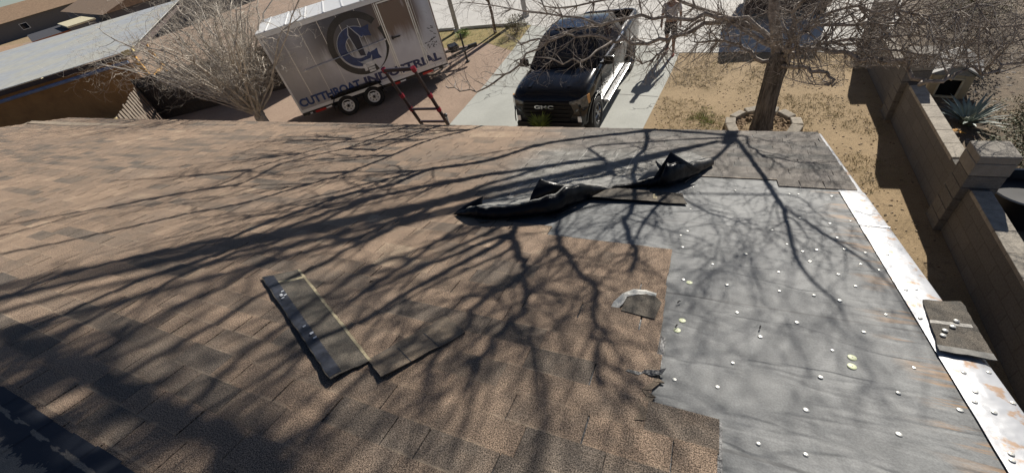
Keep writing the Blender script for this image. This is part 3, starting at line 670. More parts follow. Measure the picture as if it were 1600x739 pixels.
# wheels
def wheel(parent, c, r, w, M_rim, ax=(0, -1, 0), spokes=8, name='wheel', split=False):
    ax = Vector(ax); t = MB()
    t.lathe([(r * .60, -w * .5), (r * .93, -w * .5), (r, -w * .36), (r, w * .36), (r * .93, w * .5), (r * .66, w * .52), (r * .60, w * .44), (r * .58, 0)], c, ax, 36, cap=False)
    for k in range(40):
        an = 2 * math.pi * k / 40; a_ = ax.orthogonal().normalized(); b_ = ax.cross(a_); p = Vector(c) + (a_ * math.cos(an) + b_ * math.sin(an)) * (r + .002)
        rot = Matrix((ax.cross(p - Vector(c)).normalized(), ax, (p - Vector(c)).normalized())).transposed(); t.box(p, (.028, w * .68, .014), rot)
    wo = t.build(name, M_tyre, parent, smooth=True)
    q = MB(); rr = r * .60
    q.lathe([(rr, -w * .3), (rr, w * .46), (rr * .90, w * .47), (rr * .86, w * .30), (rr * .80, w * .22)], c, ax, 32, cap=False)
    a_ = ax.orthogonal().normalized(); b_ = ax.cross(a_); cc = Vector(c)
    if not split:
        n = 64; rows = []
        q.lathe([(rr * .86, w * .24), (rr * .62, w * .36), (rr * .34, w * .40), (rr * .30, w * .48), (rr * .16, w * .50), (.001, w * .50)], c, ax, 32, cap=False)
    else:
        for k in range(spokes):
            for s_ in (-.13, .13):
                an = 2 * math.pi * k / spokes; u = a_ * math.cos(an) + b_ * math.sin(an); v = ax.cross(u); u2 = (u + v * s_).normalized()
                p = cc + u * rr * .16 + ax * w * .40; e = cc + u2 * rr * .93 + ax * w * .40
                q.tube([p, (p + e) / 2 + ax * .01, e], [rr * .075, rr * .065, rr * .075], 6)
        q.lathe([(rr * .24, w * .3), (rr * .22, w * .46), (.001, w * .47)], c, ax, 20, cap=False)
    ro = q.build('rim', M_rim, wo, smooth=True)
    h = MB()
    if not split:
        for k in range(8):
            an = 2 * math.pi * k / 8 + .2; u = a_ * math.cos(an) + b_ * math.sin(an); h.lathe([(rr * .095, -.02), (rr * .095, .006), (.001, .007)], cc + u * rr * .66 + ax * w * .345, ax, 10)
        h.lathe([(rr * .22, 0), (rr * .20, .05), (.001, .055)], cc + ax * w * .46, ax, 12)
        for k in range(6):
            an = 2 * math.pi * k / 6; u = a_ * math.cos(an) + b_ * math.sin(an); h.lathe([(rr * .05, 0), (rr * .05, .025), (.001, .026)], cc + u * rr * .30 + ax * w * .44, ax, 6)
    else:
        h.lathe([(rr * .9, w * .05), (.001, w * .06)], c, ax, 24)
    h.build('hub', M_blackm, wo)
    return wo
for x in (1.52, 2.46):
    wheel(tr, (x, .08, .355), .355, .22, M_white); wheel(tr, (x, TW - .08, .355), .355, .22, M_white, (0, 1, 0))
b = MB(); P = []
pro = [(1.06, .40), (1.10, .62), (1.22, .80), (1.45, .87), (1.99, .87), (2.53, .87), (2.76, .80), (2.88, .62), (2.92, .40)]
for (x, z) in pro: P.append([(x, -.13, z - .05), (x, -.145, z), (x, .05, z)])
b.grid(P); o = b.build('fender', M_blackm, tr, smooth=True); o.modifiers.new('s', 'SOLIDIFY').thickness = .012
b = MB(); b.box((1.99, .02, .66), (1.8, .05, .36)); b.build('wheel_well', mat('well_black', (.008, .008, .009), .9), tr)
# tongue, jack and coupler
b = MB()
b.tube([(TL - .4, .45, .50), (TL + 1.25, TW / 2, .50)], .055, 4); b.tube([(TL - .4, TW - .45, .50), (TL + 1.25, TW / 2, .50)], .055, 4); b.box((TL + 1.3, TW / 2, .53), (.35, .12, .12)); b.build('tongue', M_blackm, tr)
b = MB(); b.tube([(TL + .95, TW / 2, .05), (TL + .95, TW / 2, 1.05)], .035, 8); b.tube([(TL + .95, TW / 2, 1.0), (TL + 1.15, TW / 2, 1.0)], .012, 6); b.lathe([(.09, 0), (.09, .02)], (TL + .95, TW / 2, .02)); b.build('jack', M_blackm, tr)
b = MB(); b.bbox((TL + .55, TW / 2, .68), (.35, .5, .22), .02); b.build('battery_box', M_blackm, tr)
# lettering and emblem
def text(body, c, size, M, parent, name, width=None, sx_=1.0, off=0.0, ex=.002, rot=(rad(90), 0, 0), space=1.0, shear=0.0):
    cu = bpy.data.curves.new(name, 'FONT'); cu.body = body; cu.size = size; cu.extrude = ex; cu.offset = off; cu.space_character = space; cu.shear = shear
    cu.align_x = 'LEFT'
    o = bpy.data.objects.new(name, cu); COL.objects.link(o); bpy.context.view_layer.update()
    w = o.dimensions.x; sc = (width / w if width else sx_)
    me = bpy.data.meshes.new_from_object(o.evaluated_get(bpy.context.evaluated_depsgraph_get())); bpy.data.objects.remove(o)
    T = Matrix.Translation(c) @ Matrix.Rotation(rot[2], 4, 'Z') @ Matrix.Rotation(rot[0], 4, 'X') @ Matrix.Diagonal((sc, 1, 1, 1))
    me.transform(T); me.materials.clear(); me.materials.append(M)
    o = bpy.data.objects.new(name, me); COL.objects.link(o); o.parent = parent; WM[o.name] = WM[parent.name]; return o
M_wout = mat('white_vinyl', (.42, .45, .49), .4, var=.15)
text('CUTTHROAT', (.10, -.0185, .80), .35, mat('blue_letters', (.013, .048, .17), .4, var=.35), tr, 'lettering', 2.12, off=.015)
text('INDUSTRIAL', (2.36, -.0185, .80), .35, mat('navy_letters', (.026, .034, .105), .4, var=.35), tr, 'lettering', 2.80, off=.015)
def arc(cx, cz, ro, ri, a0, a1, y, M, name, n=40, ro2=None, ri2=None, sxr=1.0):
    b = MB(); P = []
    for i in range(n):
        an = rad(a0 + (a1 - a0) * i / (n - 1)); t = i / (n - 1)
        P.append([(cx + math.cos(an) * r * sxr, y, cz + math.sin(an) * r) for r in (ri if ri2 is None else ri + (ri2 - ri) * t, ro if ro2 is None else ro + (ro2 - ro) * t)])
    b.grid(P); o = b.build(name, M, tr); o.modifiers.new('s', 'SOLIDIFY').thickness = .0012; return o
arc(2.70, 2.06, .96, .76, 35, 290, -.006, M_ring, 'emblem_ring'); arc(2.70, 2.06, .96, .955, -70, 20, -.0065, M_ring, 'emblem_ring', ri2=.80, ro2=.97)
arc(2.62, 2.0, .622, .338, 38.6, 321.4, -.0085, M_wout, 'emblem_outline'); arc(2.62, 2.0, .605, .355, 40, 320, -.0105, M_tblue, 'emblem_letter')
for (px_, pz, s_) in ((3.07, 2.40, 1), (3.08, 1.58, -1)):
    b = MB(); b.prism([(px_ - .12, -.0095, pz - .16 * s_), (px_ + .02, -.0095, pz - .18 * s_), (px_ + .12, -.0095, pz - .22 * s_), (px_ + .10, -.0095, pz - .02 * s_), (px_ + .16, -.0095, pz + .12 * s_), (px_ - .02, -.0095, pz + .10 * s_), (px_ - .14, -.0095, pz + .10 * s_)], (0, -.0012, 0)); b.build('emblem_serif', M_tblue, tr)
b = MB(); b.prism([(2.60, -.0125, 2.68), (2.48, -.0125, 2.40), (2.58, -.0125, 1.70), (2.80, -.0125, 1.66), (2.83, -.0125, 2.30)], (0, -.0012, 0)); b.build('emblem_blade', M_wout, tr)
b = MB(); b.prism([(2.605, -.0145, 2.63), (2.515, -.0145, 2.40), (2.61, -.0145, 1.72), (2.775, -.0145, 1.68), (2.80, -.0145, 2.29)], (0, -.0012, 0)); b.build('emblem_blade', M_tdark, tr)
b = MB(); b.prism([(2.42, -.0165, 1.62), (2.52, -.0165, 1.54), (2.88, -.0165, 1.56), (2.96, -.0165, 1.66), (2.90, -.0165, 1.46), (2.62, -.0165, 1.42)], (0, -.0012, 0)); b.build('emblem_guard', M_wout, tr)
b = MB()
for k in range(4): b.bbox((2.79, -.018, 1.43 - k * .085), (.26 - k * .015, .006, .066), .002)
b.bbox((2.60, -.018, 1.33), (.10, .006, .22), .002); b.build('emblem_fist', mat('white_print', (.72, .72, .70), .4), tr)
M_ink = mat('black_ink', (.02, .02, .02), .5)
b = MB()
rg = random.Random(3)
for k in range(26):
    x = 4.75 + rg.random() * .42; z = 1.22 + rg.random() * .25 + (x - 4.75) * .1; an = rg.uniform(-.6, 1.0); l = rg.uniform(.03, .09)
    b.prism([(x, -.006, z), (x + l * math.cos(an), -.006, z + l * math.sin(an)), (x + l * math.cos(an) * .9, -.006, z + l * math.sin(an) + .02), (x, -.006, z + .018)], (0, -.001, 0))
for k in range(7):
    x = 5.0 + rg.random() * .3; z = 1.65 + rg.random() * .35; b.prism([(x, -.006, z), (x + .08, -.006, z - .05), (x + .085, -.006, z - .03), (x, -.006, z + .02)], (0, -.001, 0))
b.build('script_print', M_ink, tr)

# ------------------------------------------------------------------ pickup truck
TO = Vector((2.06, 9.67, 0)); TRZ = rad(143.9)
tk = thing('pickup_truck', 'black crew cab pickup truck parked nose first towards the house on the concrete drive', 'pickup truck', TO, TRZ)
M_lens = mat('lamp_lens', (.12, .125, .13), .1, var=.8, scale=14, metal=.2); M_paint = mat('black_paint', (.009, .0095, .012), .13, var=.1, spec=.42); M_gloss = mat('black_plastic', (.008, .008, .009), .42, var=.2, spec=.25); M_glass = mat('dark_glass', (.006, .008, .014), .05, var=.1, spec=.7)
M_alloy = mat('alloy', (.22, .22, .23), .25, metal=.9, var=.1); M_chrome = mat('chrome', (.75, .76, .78), .15, metal=1.0, var=.05); M_step = mat('bright_step', (.72, .72, .72), .3, metal=.5, var=.08)
def lerp(tab, x):
    for (x0, v0), (x1, v1) in zip(tab, tab[1:]):
        if x0 <= x <= x1: return v0 + (v1 - v0) * (x - x0) / (x1 - x0)
    return tab[0][1] if x < tab[0][0] else tab[-1][1]
HWt = [(-4.75, .93), (-4.6, .98), (-3.5, 1.0), (-.9, .985), (0, 1.01), (.28, .99), (.52, .95), (.70, .85)]
TPt = [(-4.75, 1.36), (-3.0, 1.36), (-.5, 1.355), (-.1, 1.33), (.3, 1.29), (.50, 1.235), (.62, 1.15), (.70, 1.03)]
BTt = [(-4.75, .56), (-4.4, .46), (.3, .46), (.58, .36), (.70, .40)]
ys = [-4.75, -4.68, -4.5, -4.1, -3.5, -3.0, -2.4, -1.8, -1.2, -.85, -.5, -.25, .0, .2, .36, .48, .57, .64, .70]
def prow(y):
    hw, tp, bt = lerp(HWt, y), lerp(TPt, y), lerp(BTt, y)
    half = [(0, bt), (hw * .9, bt), (hw * .985, bt + .06), (hw, bt + .30), (hw * .992, tp - .34), (hw * .985, tp - .22), (hw * .965, tp - .10), (hw * .90, tp - .03), (hw * .80, tp), (hw * .55, tp + .022), (hw * .50, tp + .008), (0, tp + .012)]
    return [(x, y, z) for x, z in half] + [(-x, y, z) for x, z in half[-2:0:-1]]
b = MB(); rows = [prow(y) for y in ys]; n = len(rows[0]); base = 0
for r in rows: b.v += [Vector(q) for q in r]
for i in range(len(rows) - 1):
    for j in range(n):
        b.f.append([i * n + j, i * n + (j + 1) % n, (i + 1) * n + (j + 1) % n, (i + 1) * n + j]); b.m.append(0)
b.f.append(list(range(n))); b.m.append(0); b.f.append([(len(rows) - 1) * n + j for j in range(n)]); b.m.append(0)
body = b.build('body', M_paint, tk, smooth=True)
cut = MB()
for y in (0, -3.5):
    for s_ in (-1, 1): cut.lathe([(.50, -.45), (.50, .45)], (s_ * .95, y, .42), (1, 0, 0), 32)
cut.box((0, -3.95, 1.35), (1.62, 1.42, .9))
co = cut.build('cutter', M_gloss, tk); md = body.modifiers.new('b', 'BOOLEAN'); md.object = co; md.solver = 'EXACT'; md.operation = 'DIFFERENCE'
bpy.context.view_layer.update()
nm_ = bpy.data.meshes.new_from_object(body.evaluated_get(bpy.context.evaluated_depsgraph_get())); body.modifiers.clear(); body.data = nm_; bpy.data.objects.remove(co)
nm_.set_sharp_from_angle(angle=rad(35))
b = MB()
b.box((0, -3.95, .95), (1.60, 1.40, .06)); b.build('bed', M_gloss, tk)
# cab
gh = [(-.48, 1.345, .90), (-1.08, 1.86, .74), (-1.28, 1.93, .70), (-1.95, 1.955, .70), (-2.55, 1.92, .69), (-2.75, 1.86, .72), (-2.95, 1.345, .90)]
b = MB()
rows = []
for y, z, hw in gh: rows.append([(-hw, y, z), (-hw * .86, y, z + .018), (0, y, z + .03), (hw * .86, y, z + .018), (hw, y, z)])
b.grid(rows)
for s_, k in ((-1, 0), (1, 4)):
    vs = [r[k] for r in rows]; b.add(vs, [list(range(len(vs)))])
b.build('cab', M_paint, tk, smooth=True)
def pane(name, pts, push):
    b = MB(); b.prism([Vector(p) + Vector(push) * .25 for p in pts], Vector(push)); return b.build(name, M_glass, tk)
pane('windshield', [(-.82, -.53, 1.39), (.82, -.53, 1.39), (.69, -1.06, 1.845), (-.69, -1.06, 1.845)], (0, .012, .014))
pane('rear_window', [(-.72, -2.92, 1.44), (.72, -2.92, 1.44), (.62, -2.78, 1.82), (-.62, -2.78, 1.82)], (0, -.014, .006))
for s_ in (-1, 1):
    def sidep(y0, y1, y2, y3):
        return [(s_ * .890, y0, 1.38), (s_ * .890, y1, 1.38), (s_ * .735, y2, 1.83), (s_ * .735, y3, 1.83)]
    pane('side_window', sidep(-.68, -1.62, -1.62, -1.16), (s_ * .016, 0, .006)); pane('side_window', sidep(-1.69, -2.70, -2.52, -1.69), (s_ * .016, 0, .006))
    b = MB(); P = []
    for k in range(17):
        an = math.pi * k / 16; P.append([(s_ * 1.0, .53 * math.cos(an), .42 + .53 * math.sin(an)), (s_ * 1.035, .52 * math.cos(an), .42 + .52 * math.sin(an)), (s_ * 1.03, .47 * math.cos(an), .42 + .47 * math.sin(an))])
    b.grid(P); b.build('wheel_arch', M_gloss, tk, smooth=True)
    b = MB(); b.grid([[(q[0], q[1] - 3.5, q[2]) for q in r] for r in P]); b.build('wheel_arch', M_gloss, tk, smooth=True)
    for y in (0, -3.5): wheel(tk, (s_ * .90, y, .415), .415, .27, M_alloy, (s_, 0, 0), 6, split=True)
    b = MB(); b.bbox((s_ * 1.06, -1.72, .44), (.16, 2.3, .06), .02); b.build('side_step', M_step, tk)
    b = MB(); b.bbox((s_ * 1.13, -.72, 1.42), (.24, .11, .20), .04); b.box((s_ * .98, -.70, 1.36), (.12, .05, .05)); b.build('mirror', M_gloss, tk, smooth=True)
    for y in (-1.5, -2.55):
        b = MB(); b.bbox((s_ * 1.0, y, 1.16), (.04, .22, .045), .012); b.build('door_handle', M_chrome, tk)
    b = MB()
    for y in (-.55, -1.65, -2.72): b.box((s_ * .992, y, .93), (.012, .012, .72))
    b.build('door_gap', M_gloss, tk)
    b = MB(); b.box((s_ * .955, -1.7, 1.362), (.03, 2.1, .02)); b.build('window_trim', M_chrome, tk)
    # lamps
    b = MB()
    b.prism([(s_ * .58, .70, 1.06), (s_ * .82, .645, 1.10), (s_ * .945, .50, 1.13), (s_ * .965, .48, .86), (s_ * .90, .62, .82), (s_ * .70, .70, .80), (s_ * .72, .70, .86), (s_ * .84, .65, .90), (s_ * .83, .655, .98), (s_ * .58, .70, 1.0)], (s_ * .02, .025, 0)); b.build('headlight', M_lens, tk)
    b = MB(); b.prism([(s_ * .945, .50, 1.12), (s_ * .972, .40, 1.12), (s_ * .982, .40, .92), (s_ * .962, .50, .92)], (s_ * .022, .012, 0)); b.build('turn_signal', M_amb, tk)
    b = MB(); b.bbox((s_ * .80, .69, .60), (.09, .05, .17), .015); b.build('fog_light', M_refl, tk)
    b = MB(); b.prism([(s_ * .46, -.42, 1.372), (s_ * .58, -.42, 1.366), (s_ * .54, .42, 1.285), (s_ * .46, .42, 1.292)], (0, 0, .008)); b.build('hood_crease', M_paint, tk)
b = MB(); b.prism([(-.58, .725, 1.06), (.58, .725, 1.06), (.68, .705, .80), (.54, .725, .56), (-.54, .725, .56), (-.68, .705, .80)], (0, -.03, 0)); b.build('grille', M_gloss, tk)
b = MB()
for z in (1.04, .95, .85, .75, .65): b.bbox((0, .735, z), (1.24 - abs(z - .85) * .5, .03, .03), .008)
b.build('grille_bar', mat('bar_black', (.012, .012, .013), .5, spec=.25), tk)
text('GMC', (.30, .765, .90), .12, M_chrome, tk, 'badge', .50, off=.004, ex=.006, rot=(rad(90), 0, rad(180)))
b = MB(); b.bbox((0, .68, .46), (1.74, .18, .18), .05); b.bbox((0, .66, .36), (1.5, .16, .08), .02); b.build('bumper', M_gloss, tk)
b = MB(); b.bbox((0, -4.80, .62), (1.85, .14, .18), .04); b.build('rear_bumper', M_step, tk)
b = MB()
for s_ in (-1, 1): b.tube([(s_ * .50, -.50, 1.395), (s_ * .05 + .1, -.62, 1.50)], .01, 5)
b.build('wiper', M_gloss, tk)
b = MB(); b.box((0, -1.75, 1.988), (.9, .7, .012)); b.build('sunroof', M_glass, tk)
SHEET={
 'S1': [(-0.12, 5.14), (-0.27, 5.46), (-0.41, 5.79), (-0.53, 6.05), (-0.63, 6.29), (-0.7, 6.45), (-0.75, 6.66), (-0.8, 6.89), (-0.84, 7.06), (-0.91, 7.22), (-0.99, 7.33), (-1.06, 7.42), (-1.09, 7.53)] ,
 'S2': [(-0.7, 6.45), (-0.83, 6.61), (-0.97, 6.76), (-1.08, 6.89), (-1.16, 6.98), (-1.27, 7.15), (-1.34, 7.37), (-1.38, 7.52)] ,
 'S3': [(-0.63, 6.29), (-0.8, 6.3), (-0.9, 6.46), (-0.99, 6.62), (-1.08, 6.83)] ,
 'S4': [(0.16, 6.48), (-0.02, 6.55), (-0.2, 6.68), (-0.35, 6.73), (-0.49, 6.77), (-0.56, 6.83)] ,
 'S4b': [(-0.26, 6.72), (-0.3, 6.83), (-0.39, 6.98), (-0.42, 7.22)] ,
 'S6': [(-0.84, 7.06), (-0.83, 7.36), (-0.82, 7.52)] ,
 'S7': [(-0.08, 5.06), (-0.04, 5.64), (0.07, 6.09), (0.15, 6.78), (0.12, 7.14), (0.08, 7.43)] ,
 'S8': [(-0.19, 5.0), (-0.26, 5.29), (-0.35, 5.39), (-0.44, 5.56), (-0.56, 5.57), (-0.71, 5.63), (-0.85, 5.63), (-1.04, 5.56)] ,
 'S9': [(-0.29, 5.03), (-0.46, 5.14), (-0.61, 5.14), (-0.74, 5.25), (-0.84, 5.38)] ,
 'C1': [(1.32, 5.55), (1.05, 5.92), (0.79, 6.21), (0.66, 6.31)] ,
 'C2': [(0.9, 4.93), (0.81, 5.33), (0.72, 5.74), (0.65, 6.02), (0.36, 6.73), (0.26, 7.01), (0.06, 7.32), (-0.01, 7.53)] ,
 'C4': [(1.08, 6.68), (1.09, 7.15), (0.97, 7.41), (0.85, 7.54), (0.69, 7.66), (0.59, 7.76), (0.47, 7.89), (0.38, 8.01), (0.39, 8.11), (0.39, 8.22), (0.38, 8.31), (0.35, 8.4), (0.32, 8.5)] ,
 'C5': [(0.75, 6.95), (0.71, 7.24), (0.54, 7.44), (0.42, 7.53), (0.26, 7.63), (0.12, 7.75), (0.04, 7.88), (-0.05, 8.02), (-0.13, 8.15), (-0.21, 8.27)] ,
 'C6': [(0.61, 7.75), (0.48, 7.77), (0.39, 7.74), (0.3, 7.69)] ,
 'C7': [(0.6, 7.54), (0.59, 7.81), (0.65, 7.97), (0.67, 8.09), (0.61, 8.17), (0.59, 8.29), (0.56, 8.51)] ,
 'L1': [(1.95, 5.55), (2.31, 6.25), (2.8, 6.58), (2.87, 7.02), (3.11, 7.28), (3.22, 7.6), (3.29, 7.9), (3.32, 8.18), (3.51, 8.37), (3.8, 8.67), (4.03, 8.96), (4.03, 9.25)] ,
 'L2': [(1.49, 6.2), (2.01, 6.57), (2.41, 6.91), (2.75, 7.31), (2.9, 7.6), (3.01, 8.02), (3.06, 8.34), (3.2, 8.65), (3.24, 8.96), (3.17, 9.21), (3.14, 9.35)] ,
 'L3': [(1.83, 6.76), (1.94, 7.09), (1.98, 7.37), (1.99, 7.61), (2.04, 7.86), (2.05, 8.08), (2.07, 8.53), (2.03, 8.85), (2.01, 9.06), (1.96, 9.22)] ,
 'L4': [(1.38, 7.01), (1.47, 7.44), (1.44, 7.89), (1.43, 8.27), (1.4, 8.5), (1.39, 8.73)] ,
 'L5': [(3.22, 4.74), (3.54, 5.26), (3.81, 5.73), (3.81, 6.35), (3.8, 6.87), (3.92, 7.24), (4.09, 7.72), (4.43, 8.08), (4.85, 8.63), (5.31, 9.1)] ,
 'L6': [(4.26, 5.16), (4.52, 5.84), (4.97, 6.43), (5.21, 6.93), (4.91, 7.48), (5.31, 7.8), (5.88, 8.42), (6.53, 8.96)] ,
 'L7': [(4.88, 5.23), (5.28, 5.96), (5.41, 6.59), (5.43, 7.18), (5.19, 7.66), (5.71, 8.22), (6.01, 9.02)] ,
 'L9': [(2.78, 7.76), (2.79, 8.14), (2.95, 8.29), (2.97, 8.6), (2.95, 8.84), (2.93, 9.04), (2.89, 9.26), (2.82, 9.39)] ,
 'L10': [(2.55, 7.98), (2.51, 8.26), (2.47, 8.57), (2.54, 8.78), (2.46, 8.92), (2.39, 9.08), (2.39, 9.21)] ,
 'L11': [(1.63, 7.96), (1.65, 8.37), (1.59, 8.67), (1.6, 8.77), (1.54, 8.87), (1.42, 9.06), (1.35, 9.15), (1.27, 9.2)] ,
 'B1': [(0.81, 8.23), (0.79, 8.47), (0.81, 8.73), (0.74, 8.86), (0.71, 9.01)] ,
 'B2': [(0.21, 8.18), (0.09, 8.31), (-0.02, 8.41), (-0.11, 8.56), (-0.16, 8.63)] ,
 'D1': [(3.29, 9.33), (2.75, 9.27), (2.15, 9.2), (1.66, 9.14), (1.16, 9.08), (0.75, 9.03)] ,  # unseen limb added to darken the roof beside the ridge
}
LOWL={
 'V3': [(5.74, 7.89, 2.0), (5.14, 8.32, 2.1), (4.66, 8.31, 2.05), (4.26, 8.32, 2.0), (3.73, 8.55, 2.0), (3.3, 8.89, 2.1), (2.56, 9.22, 2.3), (1.97, 9.17, 2.4), (1.39, 9.6, 2.3)] ,
 'V5': [(5.69, 7.92, 2.1), (5.1, 8.06, 2.3), (4.44, 8.32, 2.35), (3.93, 9.02, 2.35), (3.17, 9.3, 2.35), (2.37, 9.58, 2.3), (1.75, 9.67, 2.1), (1.06, 9.61, 1.8), (0.39, 9.61, 1.6), (-0.23, 9.78, 1.6), (-0.57, 10.33, 1.6)] ,
 'V4': [(5.17, 8.62, 2.1), (4.49, 8.38, 2.0), (4.13, 8.2, 1.9), (3.72, 8.03, 1.8), (3.35, 8.14, 1.8)] ,
 'V6': [(3.3, 8.89, 2.1), (2.55, 8.37, 2.1), (2.01, 8.42, 2.1), (1.65, 8.91, 2.15), (1.07, 9.45, 2.0)] ,
 'V6b': [(3.15, 9.22, 2.35), (2.46, 9.77, 2.6), (1.47, 10.65, 2.8), (0.36, 11.78, 3.0)] ,
 'V7': [(5.98, 7.08, 1.4), (5.78, 6.48, 1.6), (5.71, 6.03, 1.7), (5.79, 5.78, 1.7), (5.84, 5.71, 1.62), (5.72, 5.74, 1.58)] ,
 'V8': [(5.99, 6.98, 1.55), (6.03, 6.73, 1.8), (6.12, 6.18, 1.85), (6.3, 5.73, 1.85), (6.52, 5.38, 1.85), (6.46, 4.95, 1.8), (6.29, 4.58, 1.85), (6.46, 4.52, 1.95), (6.72, 4.53, 2.0), (6.66, 4.27, 2.0), (6.77, 4.18, 2.1), (6.86, 4.09, 2.25), (6.69, 3.8, 2.5)] ,
 'V9': [(6.01, 7.05, 1.9), (6.24, 6.48, 2.2), (6.68, 5.77, 2.3), (6.91, 5.03, 2.35), (7.06, 4.36, 2.5)] ,
 'V10': [(5.93, 6.75, 1.8), (6.35, 6.25, 2.0), (6.76, 5.54, 2.1), (6.95, 4.94, 2.1), (6.97, 4.23, 2.4)] ,
 'V11': [(5.97, 7.0, 1.9), (6.05, 7.19, 2.3), (5.98, 6.78, 2.7), (6.04, 6.02, 2.9)] ,
 'V12': [(5.65, 7.44, 1.5), (5.45, 7.81, 1.7), (5.21, 8.14, 1.8), (4.83, 8.32, 1.8)] ,
 'V13': [(5.71, 7.82, 1.9), (4.98, 8.59, 2.4), (4.36, 9.34, 2.6), (3.3, 10.05, 2.6), (2.31, 10.97, 2.6)] ,
 'V14': [(5.86, 6.78, 1.9), (6.36, 6.82, 2.3), (6.45, 5.96, 2.5), (6.53, 5.25, 2.6), (6.55, 4.53, 2.8)] ,
 'V15': [(5.94, 6.81, 1.7), (6.25, 6.38, 1.95), (6.46, 5.84, 1.95), (6.74, 5.34, 1.95), (6.94, 4.85, 1.95), (6.96, 4.48, 2.2)] ,
}
# ------------------------------------------------------------------ block wall between the two yards
M_blk_w, g = newmat('block_wall', .95)
tc = g.n('ShaderNodeTexCoord').outputs['Object']; br = g.n('ShaderNodeTexBrick'); sx = g.n('ShaderNodeSeparateXYZ'); g.L.new(tc, sx.inputs[0])
cm = g.n('ShaderNodeCombineXYZ'); g.L.new(sx.outputs[1], cm.inputs[0]); g.L.new(sx.outputs[2], cm.inputs[1]); g.L.new(cm.outputs[0], br.inputs['Vector'])
br.inputs['Color1'].default_value = (.185, .174, .16, 1); br.inputs['Color2'].default_value = (.152, .142, .13, 1); br.inputs['Mortar'].default_value = (.128, .119, .107, 1); br.inputs['Scale'].default_value = 1
br.inputs['Brick Width'].default_value = .4; br.inputs['Row Height'].default_value = .2; br.inputs['Mortar Size'].default_value = .008
n1 = g.noise(tc, 2.5, 5, .7); n2 = g.noise(tc, 40, 3, .7)
col = g.mix(g.math('MULTIPLY', g.ss(n1, .4, .7), .5), br.outputs['Color'], (.16, .14, .115)); col = g.mulc(col, g.ss(n2, .3, .7, .8, 1.2)); g.L.new(col, g.B.inputs['Base Color'])
g.bump(g.math('ADD', g.math('MULTIPLY', br.outputs['Fac'], -1.0), g.math('MULTIPLY', n2, .5)), .6, .012)
M_cap = mat('block_cap', (.40, .36, .30), .95, var=.25, scale=9, bump=.4, bscale=60, fine=.2)
WRZ = math.atan2(.845, .534) - math.pi / 2; WR = Matrix.Rotation(WRZ, 3, 'Z')
wallo = thing('block_wall', 'low weathered concrete block wall running beside the house between the two yards', 'wall', wl(6, -3.54), WRZ)
WH = .80
b = MB(True)
prev = -5
for al in (6.45, 9.75, 12.75): 
    L_ = al - .20 - prev; b.box(wl(prev + L_ / 2, -3.54, WH / 2 - .003), (.20, L_, WH - .006), WR); prev = al + .20
b.build('block_courses', M_blk_w, wallo)
b = MB(True); al = -5.0
while al < 12.5:
    if all(abs(al + .2 - q) > .40 for q in (6.45, 9.75, 12.75)):
        b.bbox(wl(al + .2, -3.54, WH - .02 + random.uniform(-.002, .002)), (.205, .395, .06), .006, WR)
    al += .4
b.build('cap_block', M_cap, wallo)
for al in (6.45, 9.75, 12.75):
    b = MB(True)
    for k in range(5): b.bbox(wl(al, -3.54, .1 + k * .2), (.385, .385, .196), .008, WR)
    po = b.build('pilaster', M_blk_w, wallo)
    b = MB(True); b.bbox(wl(al, -3.54, 1.10), (.40, .40, .19), .012, WR); b.bbox(wl(al, -3.54, 1.255), (.40, .40, .11), .012, WR); b.build('pilaster_cap', mat('pilaster_block', (.30, .275, .24), .95, var=.15, scale=8, bump=.35, bscale=70, fine=.18), po)

# ------------------------------------------------------------------ bare trees
M_bark, g = newmat('bark', .95)
tc = g.n('ShaderNodeTexCoord').outputs['Object']; n1 = g.noise(g.scale(tc, (14, 14, 2.2)), 1.0, 6, .7); n2 = g.noise(tc, 3, 4)
col = g.mix(g.ss(n1, .35, .65), (.055, .048, .042), (.215, .187, .16)); col = g.mix(g.math('MULTIPLY', g.ss(n2, .5, .7), .4), col, (.24, .215, .19)); g.L.new(col, g.B.inputs['Base Color']); g.bump(n1, 1.0, .05)
M_limb, g = newmat('limb_bark', .9)
tc = g.n('ShaderNodeTexCoord').outputs['Object']; n1 = g.noise(tc, 9, 5, .7)
col = g.mix(g.ss(n1, .35, .65), (.165, .142, .124), (.46, .405, .355)); g.L.new(col, g.B.inputs['Base Color']); g.bump(n1, .5, .01)
rt = random.Random(11)
def rv(s_=1.0): return Vector((rt.uniform(-1, 1), rt.uniform(-1, 1), rt.uniform(-1, 1))) * s_
def okhigh(p):
    q = cproj(p)
    return q is None or q[1] < -8 or not (-60 < q[0] < 1660)
def oklow(p):
    q = cproj(p)
    if p.z < .25: return False
    return q is None or q[1] < (128 if q[0] < 1320 else 98) + 12 * rt.random()
def twig(mb, p, d, L_, r, lvl, ok, trop=.0, kids=(4, 3, 2), nseg=4, curl=.35):
    pts = [p.copy()]; rs = [r]; d = d.normalized(); q = p.copy()
    for i in range(nseg):
        for tr_ in range(4):
            d2 = (d + rv(curl) + Vector((0, 0, trop))).normalized(); q2 = q + d2 * (L_ / nseg)
            if ok(q2): break
            d = (d + Vector((0, 0, .35)) - HX * -.25).normalized()
        else: break
        d = d2; q = q2; pts.append(q.copy()); rs.append(max(.0016, r * (1 - .75 * (i + 1) / nseg)))
    if len(pts) < 2: return
    mb.tube(pts, rs, 5 if r > .012 else (4 if r > .006 else 3), cap=False)
    if lvl > 0:
        for k in range(kids[-lvl]):
            i = rt.randint(1, len(pts) - 1) if k else len(pts) - 1
            dd = (pts[i] - pts[i - 1]).normalized(); s_ = dd.orthogonal().normalized(); s_ = Matrix.Rotation(rt.uniform(0, 6.28), 3, dd) @ s_
            twig(mb, pts[i], dd * .75 + s_ * rt.uniform(.5, 1.1), L_ * rt.uniform(.45, .75), max(.0022, rs[i] * .75), lvl - 1, ok, trop, kids, nseg, curl)
